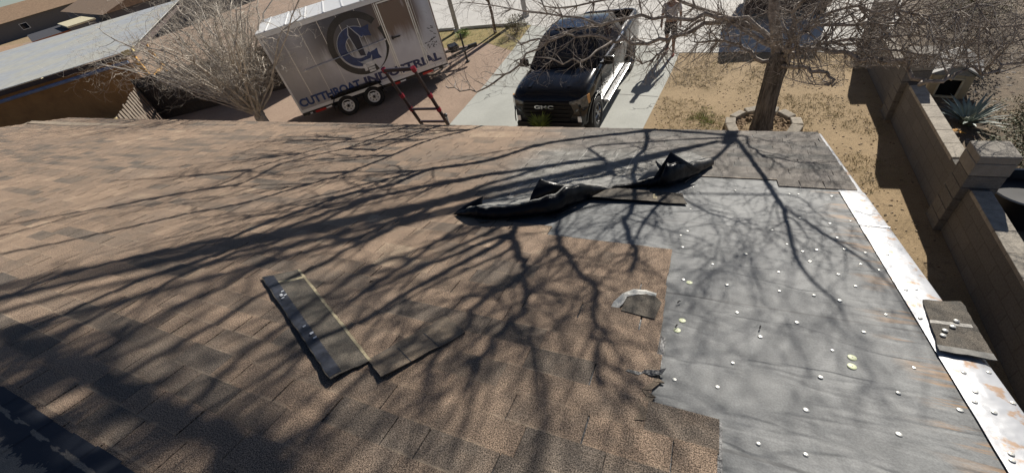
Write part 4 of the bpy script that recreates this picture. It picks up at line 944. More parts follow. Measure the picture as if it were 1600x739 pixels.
tree = thing('bare_tree', 'big leafless tree with a thick grey trunk in a ring of garden blocks', 'tree', (5.93, 7.18, 0))
b = MB(True)
tp = [Vector((5.90, 7.15, -.02)), Vector((5.91, 7.16, .25)), Vector((5.93, 7.18, .7)), Vector((5.97, 7.21, 1.1)), Vector((6.02, 7.22, 1.42)), Vector((6.03, 7.2, 1.62))]
P = []; NT = 40
for i, (c, r) in enumerate(zip(tp, (.23, .185, .172, .172, .20, .14))):
    for k in range(3 if i < 5 else 1):
        t = k / 3; cc = c.lerp(tp[min(i + 1, 5)], t); rr = r + ((.23, .185, .172, .172, .20, .14)[min(i + 1, 5)] - r) * t
        P.append([cc + Vector((math.cos(2 * math.pi * j / NT), math.sin(2 * math.pi * j / NT), 0)) * (rr * (1 + .15 * mnoise.noise(Vector((math.cos(2 * math.pi * j / NT) * 6.5, math.sin(2 * math.pi * j / NT) * 5, cc.z * .8))) + .05 * math.sin(j * 2.36 + cc.z))) for j in list(range(NT)) + [0]])
b.grid(P); b.build('trunk', M_bark, tree, smooth='full')
def limb(pts, r0, r1, ok, ntw, tl, M=M_limb, par=tree, trop=.12, kids=(4, 3, 2), lvl=2, start=1, wob=.02, spread=1.0, trad=.011, curl=.35):
    sp = smooth_path([tuple(p) for p in pts], 3)
    sp = [p + (rv(wob) if 0 < i < len(sp) - 1 else Vector()) for i, p in enumerate(sp)]
    n = len(sp); rs = [r0 + (r1 - r0) * (i / (n - 1)) ** .8 for i in range(n)]
    mb = MB(True); mb.tube(sp, rs, 8 if r0 > .03 else 6, wob=.25)
    for k in range(ntw):
        i = rt.randint(min(start, n - 2), n - 1); dd = (sp[i] - sp[i - 1]).normalized(); s_ = Matrix.Rotation(rt.uniform(0, 6.28), 3, dd) @ dd.orthogonal().normalized()
        twig(mb, sp[i], dd * .6 + s_ * spread * rt.uniform(.6, 1.2), tl * rt.uniform(.5, 1.25), min(trad, rs[i] * .6), lvl, ok, trop, kids, 4, curl)
    return mb.build('limb', M, par, smooth='full')
# upright leader, then the limbs of the upper crown
lead = [Vector((6.02, 7.22, 1.35)), Vector((5.93, 7.34, 1.9)), Vector((5.85, 7.5, 2.5)), Vector((5.88, 7.38, 3.3)), sheet(.02, 4.3, .05), sheet(-.02, 4.95, 0), sheet(-.05, 5.25, 0)]
b = MB(True); b.tube(smooth_path([tuple(p) for p in lead], 3), [.105 - .0018 * i for i in range(19)], 12, wob=.2); b.build('limb', M_limb, tree, smooth='full')
RAD = dict(S1=.050, S2=.030, S3=.013, S4=.022, S4b=.013, S6=.014, S7=.060, S8=.030, S9=.016, C1=.034, C2=.046, C4=.046, C5=.038, C6=.014, C7=.040, L1=.055, L2=.050, L3=.044, L4=.030, L5=.040, L6=.036, L7=.032, L9=.034, L10=.036, L11=.036, B1=.024, B2=.022, D1=.05)
for k in SHEET:
    pts = SHEET[k]; w0, z0 = pts[0]
    n = len(pts); P = []; deps = []
    for w, z in pts:      # hang each limb as low over the roof as it can while staying above the picture
        lo = -4.6
        while lo < 1.0:
            q = cproj(sheet(w, z, lo))
            if q is None or q[1] < -45: break
            lo += .1
        deps.append(lo + .15)
    low = 1.0 if k[0] in 'SC' else rt.uniform(.5, 1.0)
    for i, (w, z) in enumerate(pts):
        m_ = sum(deps[max(0, i - 2):i + 3]) / len(deps[max(0, i - 2):i + 3]); m_ = max(m_, deps[i])
        t = min(1, (i + 1) / 3.0); P.append((w, z, m_ * low * t + (rt.uniform(-.1, .1) if k[0] not in 'SC' else 0)))
    dmax = P[-1][2]
    if k in ('S1',): NODES = [(-.05, 5.0, 0), (-.06, 5.25, 0)]
    root_w = w0 * .12; root_z = max(4.9, z0 - .3 - .75 * abs(w0))
    if k == 'S1': pre = [sheet(-.03, 5.0, 0)]
    else:
        best = min(([q for q in NODES if q[1] < z0 - .02] if k not in ('S3', 'S6', 'S2', 'S4b', 'C6') else NODES) or NODES[:1], key=lambda q: math.hypot(q[0] - w0, q[1] - z0) + .15 * abs(q[2] - P[0][2]) + (.6 if (w0 - q[0]) * (w0 or 1) < -.05 else 0))
        pre = [sheet(*best)]
    NODES += P
    Q = pre + [sheet(*p) for p in P]
    r = RAD[k]
    nt_ = {'S': 24, 'C': 32, 'L': 15, 'B': 5, 'D': 50}[k[0]]
    if k in ('S1', 'S2'): nt_ = 7
    r *= {'S': .58, 'C': .66, 'L': .85}.get(k[0], 1.0)
    limb(Q, r * 1.1, (r * .62 if k[0] != 'S' else r * .22) if k != 'D1' else r * 1.2, okhigh, nt_, ({'S': .45, 'D': .4}.get(k[0], .8)), trop=.16 if k[0] != 'L' else .08, start=len(pre) * 3 + 1, lvl=2 if k[0] != 'D' else 2, kids=(3, 3), wob=.02 if k[0] != 'S' else .004, trad={'S': .007, 'C': .008, 'D': .03}.get(k[0], .010))
# packed twig limbs added out of view to cast broad shade by the ridge
for zz, w0_, w1_ in ((9.56, 4.6, .5), (9.54, 4.2, .9), (9.52, 3.9, 1.2), (9.85, 4.4, .4), (9.8, 4.6, .8), (9.9, 3.6, .6)):
    dp_ = rt.uniform(-.8, 1.2)
    limb([sheet(.05, 5.2, 0), sheet(w0_ * .55, 7.6, dp_ * .5), sheet(w0_, zz, dp_), sheet((w0_ + w1_) / 2, zz - .08, dp_), sheet(w1_, zz - .1, dp_)], .034, .045, okhigh, 110, .45, trop=.10, start=6, lvl=2, kids=(3, 3), wob=.03, trad=.028)
# further limbs of the upper crown, leaving the limbs above
for k in range(26):
    w, z, dp_ = rt.choice([q for q in NODES if q[1] > 5.2 and q[0] > .75 and q[1] < 7.6])
    an = math.atan2(z - 4.9, w) + rt.uniform(-.35, .35); L_ = rt.uniform(.9, 2.2); bend = rt.uniform(-.3, .3); Q = [sheet(w, z, dp_)]
    for t in (.35, .7, 1.0): Q.append(sheet(w + math.cos(an + bend * t) * L_ * t, z + math.sin(an + bend * t) * L_ * t, dp_ + rt.uniform(-.3, .5) * t))
    if not all(okhigh(q) for q in Q): continue
    limb(Q, rt.uniform(.016, .034), .010, okhigh, 7, .8, trop=.16, start=2, lvl=2, kids=(3, 2), wob=.03, trad=.012)
for k in range(46):
    w, z, dp_ = rt.choice([q for q in NODES if q[0] > 1.6 and q[1] < 7.6])
    an = math.atan2(z - 4.9, w) + rt.uniform(-.22, .22); L_ = rt.uniform(.8, 2.4); bend = rt.uniform(-.15, .15); Q = [sheet(w, z, dp_)]
    for t in (.35, .7, 1.0): Q.append(sheet(w + math.cos(an + bend * t) * L_ * t, z + math.sin(an + bend * t) * L_ * t, dp_ + rt.uniform(-.2, .4) * t))
    if not all(okhigh(q) for q in Q): continue
    limb(Q, rt.uniform(.011, .022), .007, okhigh, 6, .6, trop=.10, start=2, lvl=1, kids=(3, 2), wob=.02, trad=.009)
# limbs over the right hand side whose shade falls on the bare ground beside the roof
for k in range(12):
    wt = rt.uniform(-3.6, -1.3); zt = rt.uniform(3.4, 5.6); dp_ = rt.uniform(-.6, .6); z0 = rt.uniform(2.6, 4.2)
    Q = [sheet(0, z0, 0), sheet(wt * .35, z0 + (zt - z0) * .2 + .1, dp_ * .3), sheet(wt * .7, z0 + (zt - z0) * .65 + rt.uniform(-.15, .15), dp_ * .7), sheet(wt, zt, dp_)]
    if not all(okhigh(q) for q in Q[1:]): continue
    limb(Q, rt.uniform(.02, .04), .010, okhigh, 14, .6, trop=.10, start=3, lvl=2, kids=(3, 2), wob=.03, trad=.010)
# low limbs that sweep across the picture
LR = dict(V3=.058, V5=.048, V4=.036, V6=.026, V6b=.030, V7=.050, V8=.046, V9=.038, V10=.034, V11=.06, V12=.05, V13=.05, V14=.036, V15=.030)
for k in LOWL:
    Q = [Vector(p) for p in LOWL[k]]
    if k not in ('V6b', 'V4', 'V6'): Q = [Vector((6.02, 7.2, 1.38 if k in ('V7', 'V8', 'V12') else 1.6)) - (Vector((0, 0, 0)))] + Q
    far = k in ('V8', 'V9', 'V10', 'V14', 'V15')
    limb(Q, LR[k], LR[k] * .30, oklow, {'V3': 60, 'V5': 58, 'V4': 34, 'V6': 9, 'V6b': 46, 'V7': 14, 'V8': 42, 'V9': 76, 'V10': 60, 'V11': 70, 'V12': 50, 'V13': 80, 'V14': 76, 'V15': 54}[k], .75 if not far else .85, trop=.0 if not far else -.02, kids=(3, 3), lvl=2, start=3, wob=.055, trad=.012)
# ring of blocks around the trunk
M_ringb = mat('garden_block', (.36, .32, .26), .95, var=.3, scale=10, bump=.4, bscale=50, fine=.2)
nb = 11
LBL = {}
for k in range(nb):
    an = 2 * math.pi * k / nb + .15; rr_ = .62 + random.uniform(-.05, .06); c = Vector((5.93 + rr_ * math.cos(an), 7.20 + rr_ * math.sin(an), .06 + random.uniform(-.025, .02)))
    b = MB(True); b.bbox(c, (random.uniform(.17, .23), random.uniform(.27, .36), .17), .022, Matrix.Rotation(an + random.uniform(-.22, .22), 3, 'Z') @ Matrix.Rotation(random.uniform(-.14, .14), 3, 'X') @ Matrix.Rotation(random.uniform(-.10, .10), 3, 'Y'))
    o = b.build('garden_block', M_ringb)
    tag(o, 'tan concrete block set in the ring around the foot of the big bare tree', 'block', 'blocks of the tree ring')
b = MB(True)
for k in range(420):
    an = random.uniform(0, 6.28); r = random.uniform(.33, .60); c = Vector((5.93 + r * math.cos(an), 7.20 + r * math.sin(an), random.uniform(.02, .09))); t = rv(1).normalized() * random.uniform(.03, .10); t.z *= .3; s_ = Vector((-t.y, t.x, .01)).normalized() * .008
    b.add([c - t - s_, c + t - s_, c + t + s_, c - t + s_], [(0, 1, 2, 3)])
tag(b.build('leaf_litter', mat('dry_litter', (.26, .17, .09), .9, var=.5, scale=30)), 'dry leaf litter and twigs inside the tree ring', 'leaf litter', kind='stuff')

# pale multi-stemmed tree at the left in front of the trailer
M_pale_t, g = newmat('pale_bark', .9)
tc = g.n('ShaderNodeTexCoord').outputs['Object']; n1 = g.noise(tc, 8, 5, .7); col = g.mix(g.ss(n1, .35, .65), (.34, .30, .25), (.60, .54, .46)); g.L.new(col, g.B.inputs['Base Color'])
LB = Vector((-7.0, 14.1, 0))
lt = thing('bare_tree', 'pale leafless bushy tree with many twigs in front of the rear of the trailer', 'tree', LB)
b = MB(True); b.tube([LB + Vector((0, 0, -.02)), LB + Vector((.02, 0, .5)), LB + Vector((-.03, .05, .95)), LB + Vector((.0, .05, 1.2))], [.22, .18, .17, .14], 12, wob=.3); b.build('trunk', M_pale_t, lt, smooth='full')
def okl(p):
    q = cproj(p)
    if p.z < .5: return False
    loc = Matrix.Rotation(-TR, 3, 'Z') @ (p - TA)
    if 0 < loc.x < 5.4 and loc.y > -.12 and p.z < 3.25: return False
    return q is None or (q[1] < (150 if q[0] < 400 else 150 - (q[0] - 400) * .62) + 10 * rt.random() and q[0] < 540 and not (165 < q[0] < 245 and q[1] > 88 and rt.random() < .75))
made = 0
for k in range(900):
    if made >= 64: break
    an = rt.uniform(0, 6.28); out = rt.uniform(1.2, 3.9); top = rt.uniform(1.2, 4.2); dv = Vector((math.cos(an), math.sin(an), 0))
    P0 = LB + Vector((0, .05, rt.uniform(.8, 1.15))); E_ = P0 + dv * out + Vector((0, 0, top - 1)); q = cproj(E_)
    yb = 128 if q[0] < 400 else 128 - (q[0] - 400) * .52
    if not (110 < q[0] < 515 and -60 < q[1] < yb) or not okl(E_): continue
    if q[0] < 230 and rt.random() < .55: continue
    Q = [P0, P0.lerp(E_, .3) + Vector((0, 0, -.02)) + rv(.14), P0.lerp(E_, .65) + Vector((0, 0, .12)) + rv(.32), E_]
    if not (okl(Q[1]) and okl(Q[2])): continue
    made += 1
    limb(Q, rt.uniform(.03, .06), .013, okl, 15, .75, M_pale_t, lt, trop=.02, kids=(3, 2), lvl=2, start=3, wob=.07, trad=.011, curl=.6)
made = 0
for k in range(600):
    if made >= 12: break
    P0 = LB + Vector((0, .05, rt.uniform(.9, 1.2))); an = rt.uniform(2.4, 3.9); out = rt.uniform(3.2, 6.2); E_ = P0 + Vector((math.cos(an), math.sin(an), 0)) * out + Vector((0, 0, rt.uniform(.6, 2.6))); q = cproj(E_)
    if not (15 < q[0] < 235 and 0 < q[1] < 105): continue
    Q = [P0, P0.lerp(E_, .35) + rv(.15) + Vector((0, 0, .1)), P0.lerp(E_, .7) + rv(.25) + Vector((0, 0, .2)), E_]
    made += 1
    limb(Q, rt.uniform(.022, .036), .007, lambda p: p.z > .8, 9, .7, M_pale_t, lt, trop=.02, kids=(3, 2), lvl=2, start=4, wob=.06, trad=.008, curl=.5)
# thin tree with a few dry leaves beyond the brown yard
SB = Vector((1.75, 19.4, 0)); M_brn = mat('brown_bark', (.17, .125, .09), .9, var=.3)
st_ = thing('small_tree', 'thin young tree with sparse brownish twigs standing on the far verge', 'tree', SB)
b = MB(True); b.tube([SB, SB + Vector((.03, 0, .8)), SB + Vector((-.03, .03, 1.8)), SB + Vector((0, 0, 2.6))], [.075, .06, .05, .035], 10, wob=.2); b.build('trunk', M_brn, st_, smooth='full')
for k in range(12):
    an = 2 * math.pi * k / 12 + .3; dv = Vector((math.cos(an), math.sin(an), 0)); P0 = SB + Vector((0, 0, rt.uniform(1.1, 2.4)))
    limb([P0, P0 + dv * .4 + Vector((0, 0, .35)), P0 + dv * .9 + Vector((0, 0, .8)), P0 + dv * 1.2 + Vector((0, 0, 1.3))], .03, .008, lambda p: p.z > .4, 12, .7, M_brn, st_, trop=.1, kids=(3, 2), lvl=2, start=1, wob=.03)
# leaf bunches
def blades(mb, c, n, L_, w, spread=1.0, up=.4, mi=0, rnd=random):
    for k in range(n):
        an = rnd.uniform(0, 6.28); el = rnd.uniform(up * .4, up * 1.6); d = Vector((math.cos(an) * spread, math.sin(an) * spread, el)).normalized(); l = L_ * rnd.uniform(.6, 1.15); s_ = Vector((-d.y, d.x, 0)).normalized() * w
        p0 = Vector(c) + Vector((d.x, d.y, 0)) * .04; p1 = p0 + d * l * .5; p2 = p0 + d * l + Vector((0, 0, -l * .12))
        nrm = d.cross(s_).normalized() * w * .35
        mb.add([p0 - s_ * .8, p0 + nrm * 0 - nrm, p0 + s_ * .8, p1 - s_, p1 - nrm, p1 + s_, p2], [(0, 1, 4, 3), (1, 2, 5, 4), (3, 4, 6), (4, 5, 6)], mi)
# agave in the neighbour's gravel bed
M_agv = mat('agave_leaf', (.24, .28, .25), .5, var=.3, scale=6)
AG = Vector((8.84, 5.52, 0)); ag = thing('agave', 'grey green spiky agave growing in the gravel behind the block wall', 'plant', AG)
b = MB(True); b.v = []; blades(b, AG + Vector((0, 0, .05)), 46, .60, .028, 1.0, .85); b.build('leaves', M_agv, ag)
b = MB(True); b.lathe([(.10, 0), (.12, .08), (.05, .15)], AG, n=12); b.build('core', mat('agave_core', (.12, .13, .09), .8), ag)
YB = Vector((1.40, 8.98, 0)); M_yuc = mat('yucca_leaf', (.20, .25, .05), .6, var=.4, scale=5)
yc = thing('yucca', 'small yellow green yucca tuft standing just past the eave in front of the truck grille', 'plant', YB)
b = MB(True); b.tube([YB, YB + Vector((0, 0, .55))], [.06, .05], 8); b.build('stem', M_brn, yc)
b = MB(True); blades(b, YB + Vector((0, 0, .50)), 110, .46, .016, .8, .9); b.build('leaves', M_yuc, yc)
# fallen orange pumpkin-coloured leaves
b = MB(True)
for k in range(9):
    c = Vector((8.38 + random.uniform(-.14, .14), 5.45 + random.uniform(-.16, .16), .02 + random.uniform(0, .06))); t = rv(1).normalized() * .09; t.z *= .4; s_ = Vector((-t.y, t.x, random.uniform(-.03, .03))) * .6
    b.add([c - t, c - s_, c + t + Vector((0, 0, .03)), c + s_], [(0, 1, 2, 3)])
tag(b.build('dry_leaf_pile', mat('orange_leaf', (.55, .27, .04), .8, var=.35, scale=12)), 'small pile of dry orange leaves in the gravel beside the agave', 'leaves')
# pet house
DG = Vector((9.62, 6.72, 0)); DRZ = math.atan2(-.40, .365)
dgh = thing('doghouse', 'small beige plastic doghouse with a dark doorway and grey roof on the gravel', 'doghouse', DG, DRZ)
M_bge = mat('beige_plastic', (.48, .39, .25), .6, var=.12); M_groof = mat('grey_plastic', (.33, .32, .30), .6, var=.25, scale=8)
b = MB(); w_, d_, h_ = .60, .75, .50
for (c, s_) in (((-.225, -d_ / 2, .24), (.15, .05, .48)), ((.225, -d_ / 2, .24), (.15, .05, .48)), ((0, -d_ / 2, .44), (.30, .05, .10)), ((0, -d_ / 2, .03), (.30, .05, .06)), ((-.29, 0, .25), (.04, d_ - .06, .50)), ((.29, 0, .25), (.04, d_ - .06, .50)), ((0, d_ / 2, .25), (.54, .04, .50))): b.bbox(c, s_, .008)
b.build('walls', M_bge, dgh)
b = MB()
for (c, s_) in (((-.165, -.41, .24), (.03, .03, .40)), ((.165, -.41, .24), (.03, .03, .40)), ((0, -.41, .42), (.36, .03, .03)), ((0, -.41, .05), (.36, .03, .03))): b.box(c, s_)
b.build('door_frame', mat('light_beige', (.60, .52, .37), .6), dgh)
b = MB(); b.box((0, -.30, .24), (.50, .02, .46)); b.build('shade_panel', mat('inside_shade', (.004, .004, .005), .9), dgh)  # near-black panel painted as the shade inside the doorway
b = MB()
for s_ in (-1, 1): b.prism([(0, -.46, .70), (s_ * .40, -.46, .47), (s_ * .40, .45, .47), (0, .45, .70)], (0, 0, .035))
b.prism([(-.30, -.385, .48), (.30, -.385, .48), (0, -.385, .68)], (0, .03, 0)); b.build('roof', M_groof, dgh)
# planter with the bush at the right edge
PL = Vector((7.25, 3.35, 0)); pl = thing('planter_tub', 'large black tub with a pale rim standing behind the block wall', 'planter', PL)
b = MB(True); b.lathe([(.34, 0), (.44, .50), (.46, .52), (.43, .52), (.40, .40), (.001, .38)], PL, n=32); b.build('tub', mat('black_tub', (.010, .010, .011), .5), pl, smooth=True)
b = MB(True); b.lathe([(.455, .515), (.47, .53), (.455, .545), (.44, .53), (.455, .515)], PL, n=32, cap=False); b.build('rim', mat('rim_grey', (.35, .35, .34), .4), pl, smooth=True)
def bush(name, label, c, rx, rz, n, M, lw=.035, group=None):
    root = thing(name, label, 'shrub', (c[0], c[1], 0), 0, group); c = Vector(c); mb = MB(True)
    rr = random.Random(int(c.x * 100))
    for k in range(n):
        d = Vector((rr.gauss(0, 1), rr.gauss(0, 1), rr.gauss(0, 1))).normalized(); q = d * (rr.random() ** .45); q = Vector((q.x * rx, q.y * rx, q.z * rz)) * (1 + .35 * mnoise.noise(d * 2.2 + c))
        p = c + q
        if p.z < .03: p.z = .03 + rr.random() * .1
        t = (d + Vector((rr.uniform(-1, 1), rr.uniform(-1, 1), rr.uniform(-.6, .8)))).normalized() * lw * rr.uniform(.7, 1.5); s_ = t.cross(Vector((rr.uniform(-1, 1), rr.uniform(-1, 1), 1))).normalized() * lw * .45
        mb.add([p - t, p - s_, p + t, p + s_], [(0, 1, 2, 3)])
    mb.build('foliage', M, root)
    sb = MB(True)
    for k in range(9):
        an = k * .7; e = c + Vector((math.cos(an) * rx * .6, math.sin(an) * rx * .6, rz * .4)); sb.tube([Vector((c.x, c.y, .02)), Vector((c.x, c.y, 0)).lerp(e, .5) + rv(.04), e], [.018, .012, .005], 5)
    sb.build('stem', M_brn, root); return root
M_leafd = mat('leaf_green', (.065, .085, .028), .7, var=.5, scale=3, col2=(.12, .13, .045)); M_leafo = mat('leaf_olive', (.14, .13, .045), .7, var=.4, scale=3, col2=(.22, .19, .07))
bush('shrub', 'dense olive green shrub beyond the wall post at the right edge', (8.55, 4.15, .45), .75, .50, 5200, M_leafd, .022)
bush('shrub', 'low yellowish ground shrub on the gravel near the agave', (9.9, 5.0, .14), .85, .16, 2200, M_leafo, .02)
bush('shrub', 'dark brown dry brush behind the doghouse', (10.6, 7.4, .35), .75, .40, 2600, mat('leaf_brown', (.085, .07, .035), .8, var=.5, scale=3), .025)
bush('shrub', 'sunlit yellow green grassy shrub at the top right corner', (13.2, 9.6, .25), 1.0, .28, 2600, M_leafo, .03)
bush('shrub', 'bright green weed on the dry verge beside the trailer tongue', (.35, 20.3, .12), .35, .18, 500, mat('leaf_bright', (.16, .26, .05), .7, var=.3), .035)
bush('shrub', 'yellow dry bush on the verge beyond the brown yard', (2.6, 18.6, .35), .55, .38, 1200, M_leafo, .03)
# stones in the neighbour's bed (uncountable)
b = MB(True); rs_ = random.Random(5)
bmi = bmesh.new(); bmesh.ops.create_icosphere(bmi, subdivisions=1, radius=1); iv = [v.co.copy() for v in bmi.verts]; ifc = [[v.index for v in f.verts] for f in bmi.faces]; bmi.free()
for k in range(5200):
    al = rs_.uniform(1.0, 13.5); off = -3.7 - abs(rs_.gauss(0, 1.0)) * 2.6
    c = wl(al, off); s_ = rs_.uniform(.014, .045); q = Matrix.Rotation(rs_.uniform(0, 6.28), 3, 'Z') @ Matrix.Diagonal((s_ * rs_.uniform(.8, 1.6), s_, s_ * .55))
    b.add([c + q @ v + Vector((0, 0, s_ * .3)) for v in iv], ifc, rs_.choice((0, 0, 1, 2)))
tag(b.build('gravel', [mat('stone_tan', (.34, .26, .17), .9, var=.3, scale=20), mat('stone_brown', (.16, .115, .08), .9, var=.3, scale=20), mat('stone_grey', (.25, .22, .19), .9, var=.3, scale=20)], fixn=False), 'mixed tan and brown gravel behind the block wall', 'gravel', kind='stuff')
b = MB(True); rs_ = random.Random(15); cnt = 0
while cnt < 1500:
    c = Vector((rs_.uniform(3.6, 10.4), rs_.uniform(2.5, 12.2), 0))
    if (c - Vector((5.78, 11.02, 0))).dot(Vector((.785, -.62, 0))) < .03 or c.dot(WN) < -3.4 or c.dot(WD) > 13.1: continue
    s_ = rs_.uniform(.006, .02); q = Matrix.Rotation(rs_.uniform(0, 6.28), 3, 'Z') @ Matrix.Diagonal((s_ * rs_.uniform(.8, 1.8), s_, s_ * .55))
    b.add([c + q @ v + Vector((0, 0, s_ * .2)) for v in iv], ifc, rs_.choice((0, 0, 0, 0, 0, 1, 2))); cnt += 1
tag(b.build('pebbles', [mat('pebble_tan', (.33, .25, .16), .9, var=.3, scale=20), mat('pebble_dark', (.15, .11, .07), .9, var=.3, scale=20), mat('dead_leaf', (.20, .12, .06), .9, var=.3, scale=20)], fixn=False), 'scattered pebbles and dead leaves on the bare dirt yard', 'pebbles', kind='stuff')
# dry grass and weeds on the dirt yard
b = MB(True); rs_ = random.Random(9)
def tuft(c, n, l, mi):
    for k in range(n):
        an = rs_.uniform(0, 6.28); d = Vector((math.cos(an) * .8, math.sin(an) * .8, rs_.uniform(.25, .9))) * l * rs_.uniform(.5, 1.1); p = c + Vector((rs_.gauss(0, .03), rs_.gauss(0, .03), 0)); s_ = Vector((-d.y, d.x, 0)).normalized() * .0045
        b.add([p - s_, p + s_, p + d], [(0, 1, 2)], mi)
cnt = 0
while cnt < 2600:
    c = Vector((rs_.uniform(4.0, 10.2), rs_.uniform(4.5, 12), 0))
    if (c - Vector((5.78, 11.02, 0))).dot(Vector((.785, -.62, 0))) < .12 or c.dot(WN) < -3.3 or c.dot(WD) > 13: continue
    if mnoise.noise(c * .9) + .25 * rs_.random() < .1: continue
    tuft(c, 8, rs_.uniform(.025, .06), rs_.choice((0, 0, 0, 1))); cnt += 1
for k in range(160): tuft(Vector((5.15 + rs_.gauss(0, .16), 8.15 + rs_.gauss(0, .22), 0)), 9, rs_.uniform(.04, .08), 2 if rs_.random() < .6 else 0)
for k in range(700): 
    t = rs_.random(); c = Vector((-14, 24, 0)).lerp(Vector((2.6, 19.1, 0)), t) + Vector((0, rs_.uniform(-.7, 1.9), 0)); tuft(c, 9, rs_.uniform(.06, .14), rs_.choice((0, 0, 2)))
tag(b.build('dry_grass', [mat('straw', (.36, .28, .13), .9, var=.3), mat('dull_weed', (.16, .14, .06), .9, var=.3), mat('green_weed', (.20, .24, .04), .9, var=.3)], fixn=False), 'sparse dry grass and weeds on the bare yard', 'grass', kind='stuff')
# ------------------------------------------------------------------ far left: patio shed, fence and neighbouring houses
M_steel, g = newmat('shed_steel', .45)
tc = g.n('ShaderNodeTexCoord').outputs['Object']; n1 = g.noise(tc, .35, 4); n2 = g.noise(tc, 3, 4)
col = g.mix(g.ss(n1, .4, .6), (.54, .53, .46), (.47, .49, .50)); col = g.mulc(col, g.ss(n2, .3, .7, .9, 1.08)); g.L.new(col, g.B.inputs['Base Color'])
M_dbrown = mat('brown_board', (.27, .145, .050), .85, var=.2, scale=2, bump=.3, bscale=20); M_orange = mat('orange_timber', (.50, .27, .055), .75, var=.2, scale=6); M_gwood = mat('weathered_wood', (.20, .165, .13), .9, var=.35, scale=3, stretch=(14, 14, 1.2), bump=.4)
M_pine = mat('pale_pine', (.62, .50, .22), .7, var=.15)
SH0 = Vector((-15.1, 23.4, 0)); su = Vector((-.98, -.19, 0)).normalized(); sv = Vector((-.30, .954, 0)); SRZ = math.atan2(-su.y, -su.x)
shed = thing('patio_shed', 'open brown walled shed with a long pale steel roof and orange timber posts', 'shed', SH0, SRZ)
def sp_(u, v, z): return SH0 + su * u + sv * v + Vector((0, 0, z))
b = MB(True); P = []
for i in range(61):
    u = 14 * i / 60; zz = .004 * (1 if i % 12 == 0 else 0)
    P.append([sp_(u, v, 2.62 + zz + .01 * v) for v in (-.1, 20)])
b.grid(P); o = b.build('roof', M_steel, shed); o.modifiers.new('s', 'SOLIDIFY').thickness = .03
b = MB(True); b.prism([sp_(0, -.06, 2.38), sp_(14, -.06, 2.38), sp_(14, -.06, 2.56), sp_(0, -.06, 2.56)], sv * .05)
b.prism([sp_(0, .0, 2.30), sp_(0, 20, 2.45), sp_(0, 20, 2.60), sp_(0, .0, 2.56)], su * .05); b.build('fascia', mat('dark_fascia', (.05, .032, .028), .7), shed)
b = MB(True); b.tube([sp_(.35, -.35, 2.22), sp_(14, -.35, 2.22)], [.075, .075], 8); b.build('gutter_pipe', mat('blue_pipe', (.16, .20, .30), .4, metal=.3), shed, smooth=True)
b = MB(True); b.prism([sp_(.5, .25, 0), sp_(14, .25, 0), sp_(14, .25, 2.4), sp_(.5, .25, 2.4)], sv * .08); b.build('wall', M_dbrown, shed)
for (u, v) in ((.18, .12), (.18, 3.2)):
    b = MB(True); b.prism([sp_(u - .10, v, 0), sp_(u + .10, v, 0), sp_(u + .10, v + .2, 0), sp_(u - .10, v + .2, 0)], (0, 0, 2.33)); b.build('post', M_orange, shed)
b = MB(True)
for (z) in (1.2,): b.prism([sp_(-.05, .1, z), sp_(-.05, 3.4, z), sp_(-.05, 3.4, z + .14), sp_(-.05, .1, z + .14)], -su * .05)
b.build('rail', M_orange, shed)
b = MB(True); b.prism([sp_(.05, -.07, 2.44), sp_(.42, -.07, 2.42), sp_(.42, -.07, 2.64), sp_(.05, -.07, 2.66)], -sv * .03); b.prism([sp_(-.05, -.05, 2.5), sp_(-.05, .5, 2.5), sp_(-.05, .5, 2.68), sp_(-.05, -.05, 2.68)], -su * .03); b.build('board_end', M_pine, shed)
# picket fence running back towards the house
FA, FB = Vector((-14.2, 20.6, 0)), Vector((-12.2, 15.4, 0)); fu = (FB - FA).normalized(); fr = math.atan2(fu.y, fu.x)
fen = thing('wooden_fence', 'weathered grey picket fence running from the shed towards the roof corner', 'fence', FA, fr)
b = MB(True); k = 0; x = 0
while x < (FB - FA).length:
    p = FA + fu * x; h_ = 1.62 + random.uniform(-.05, .05); s_ = Vector((-fu.y, fu.x, 0)) * (.02 if k % 2 else -.02)
    b.box(p + s_ + Vector((0, 0, h_ / 2)), (.19, .022, h_), Matrix.Rotation(fr, 3, 'Z') @ Matrix.Rotation(random.uniform(-.02, .02), 3, 'Y')); x += .20; k += 1
b.build('picket', M_gwood, fen)
b = MB(True)
for z in (.4, 1.3): b.prism([FA + Vector((0, 0, z)), FB + Vector((0, 0, z)), FB + Vector((0, 0, z + .09)), FA + Vector((0, 0, z + .09))], Vector((-fu.y, fu.x, 0)) * -.06)
b.build('rail', M_gwood, fen)
b = MB(True); b.box(FB + Vector((-.1, .35, .85)), (.12, .12, 1.7)); b.build('post', M_pine, fen)
GA, GB = Vector((-14.1, 20.5, 0)), Vector((-6.6, 19.9, 0)); gu = (GB - GA).normalized(); gr_ = math.atan2(gu.y, gu.x)
fen2 = thing('wooden_fence', 'dark plank fence standing in shade behind the pale bushy tree', 'fence', GA, gr_)
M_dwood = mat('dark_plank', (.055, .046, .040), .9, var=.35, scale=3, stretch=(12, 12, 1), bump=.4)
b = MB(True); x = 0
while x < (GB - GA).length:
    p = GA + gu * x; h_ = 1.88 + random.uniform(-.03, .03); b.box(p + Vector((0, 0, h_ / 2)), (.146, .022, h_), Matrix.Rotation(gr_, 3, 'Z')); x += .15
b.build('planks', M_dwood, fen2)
b = MB(True)
for z in (.4, 1.5): b.prism([GA + Vector((0, 0, z)), GB + Vector((0, 0, z)), GB + Vector((0, 0, z + .09)), GA + Vector((0, 0, z + .09))], Vector((gu.y, -gu.x, 0)) * .06)
b.build('rail', M_dwood, fen2)
def G(x, y, z=0):
    r_ = RT * (x - 800) + DN * (y - 369.5) + FW * 631.26; return C0 + r_ * ((z - HC) / r_.z)
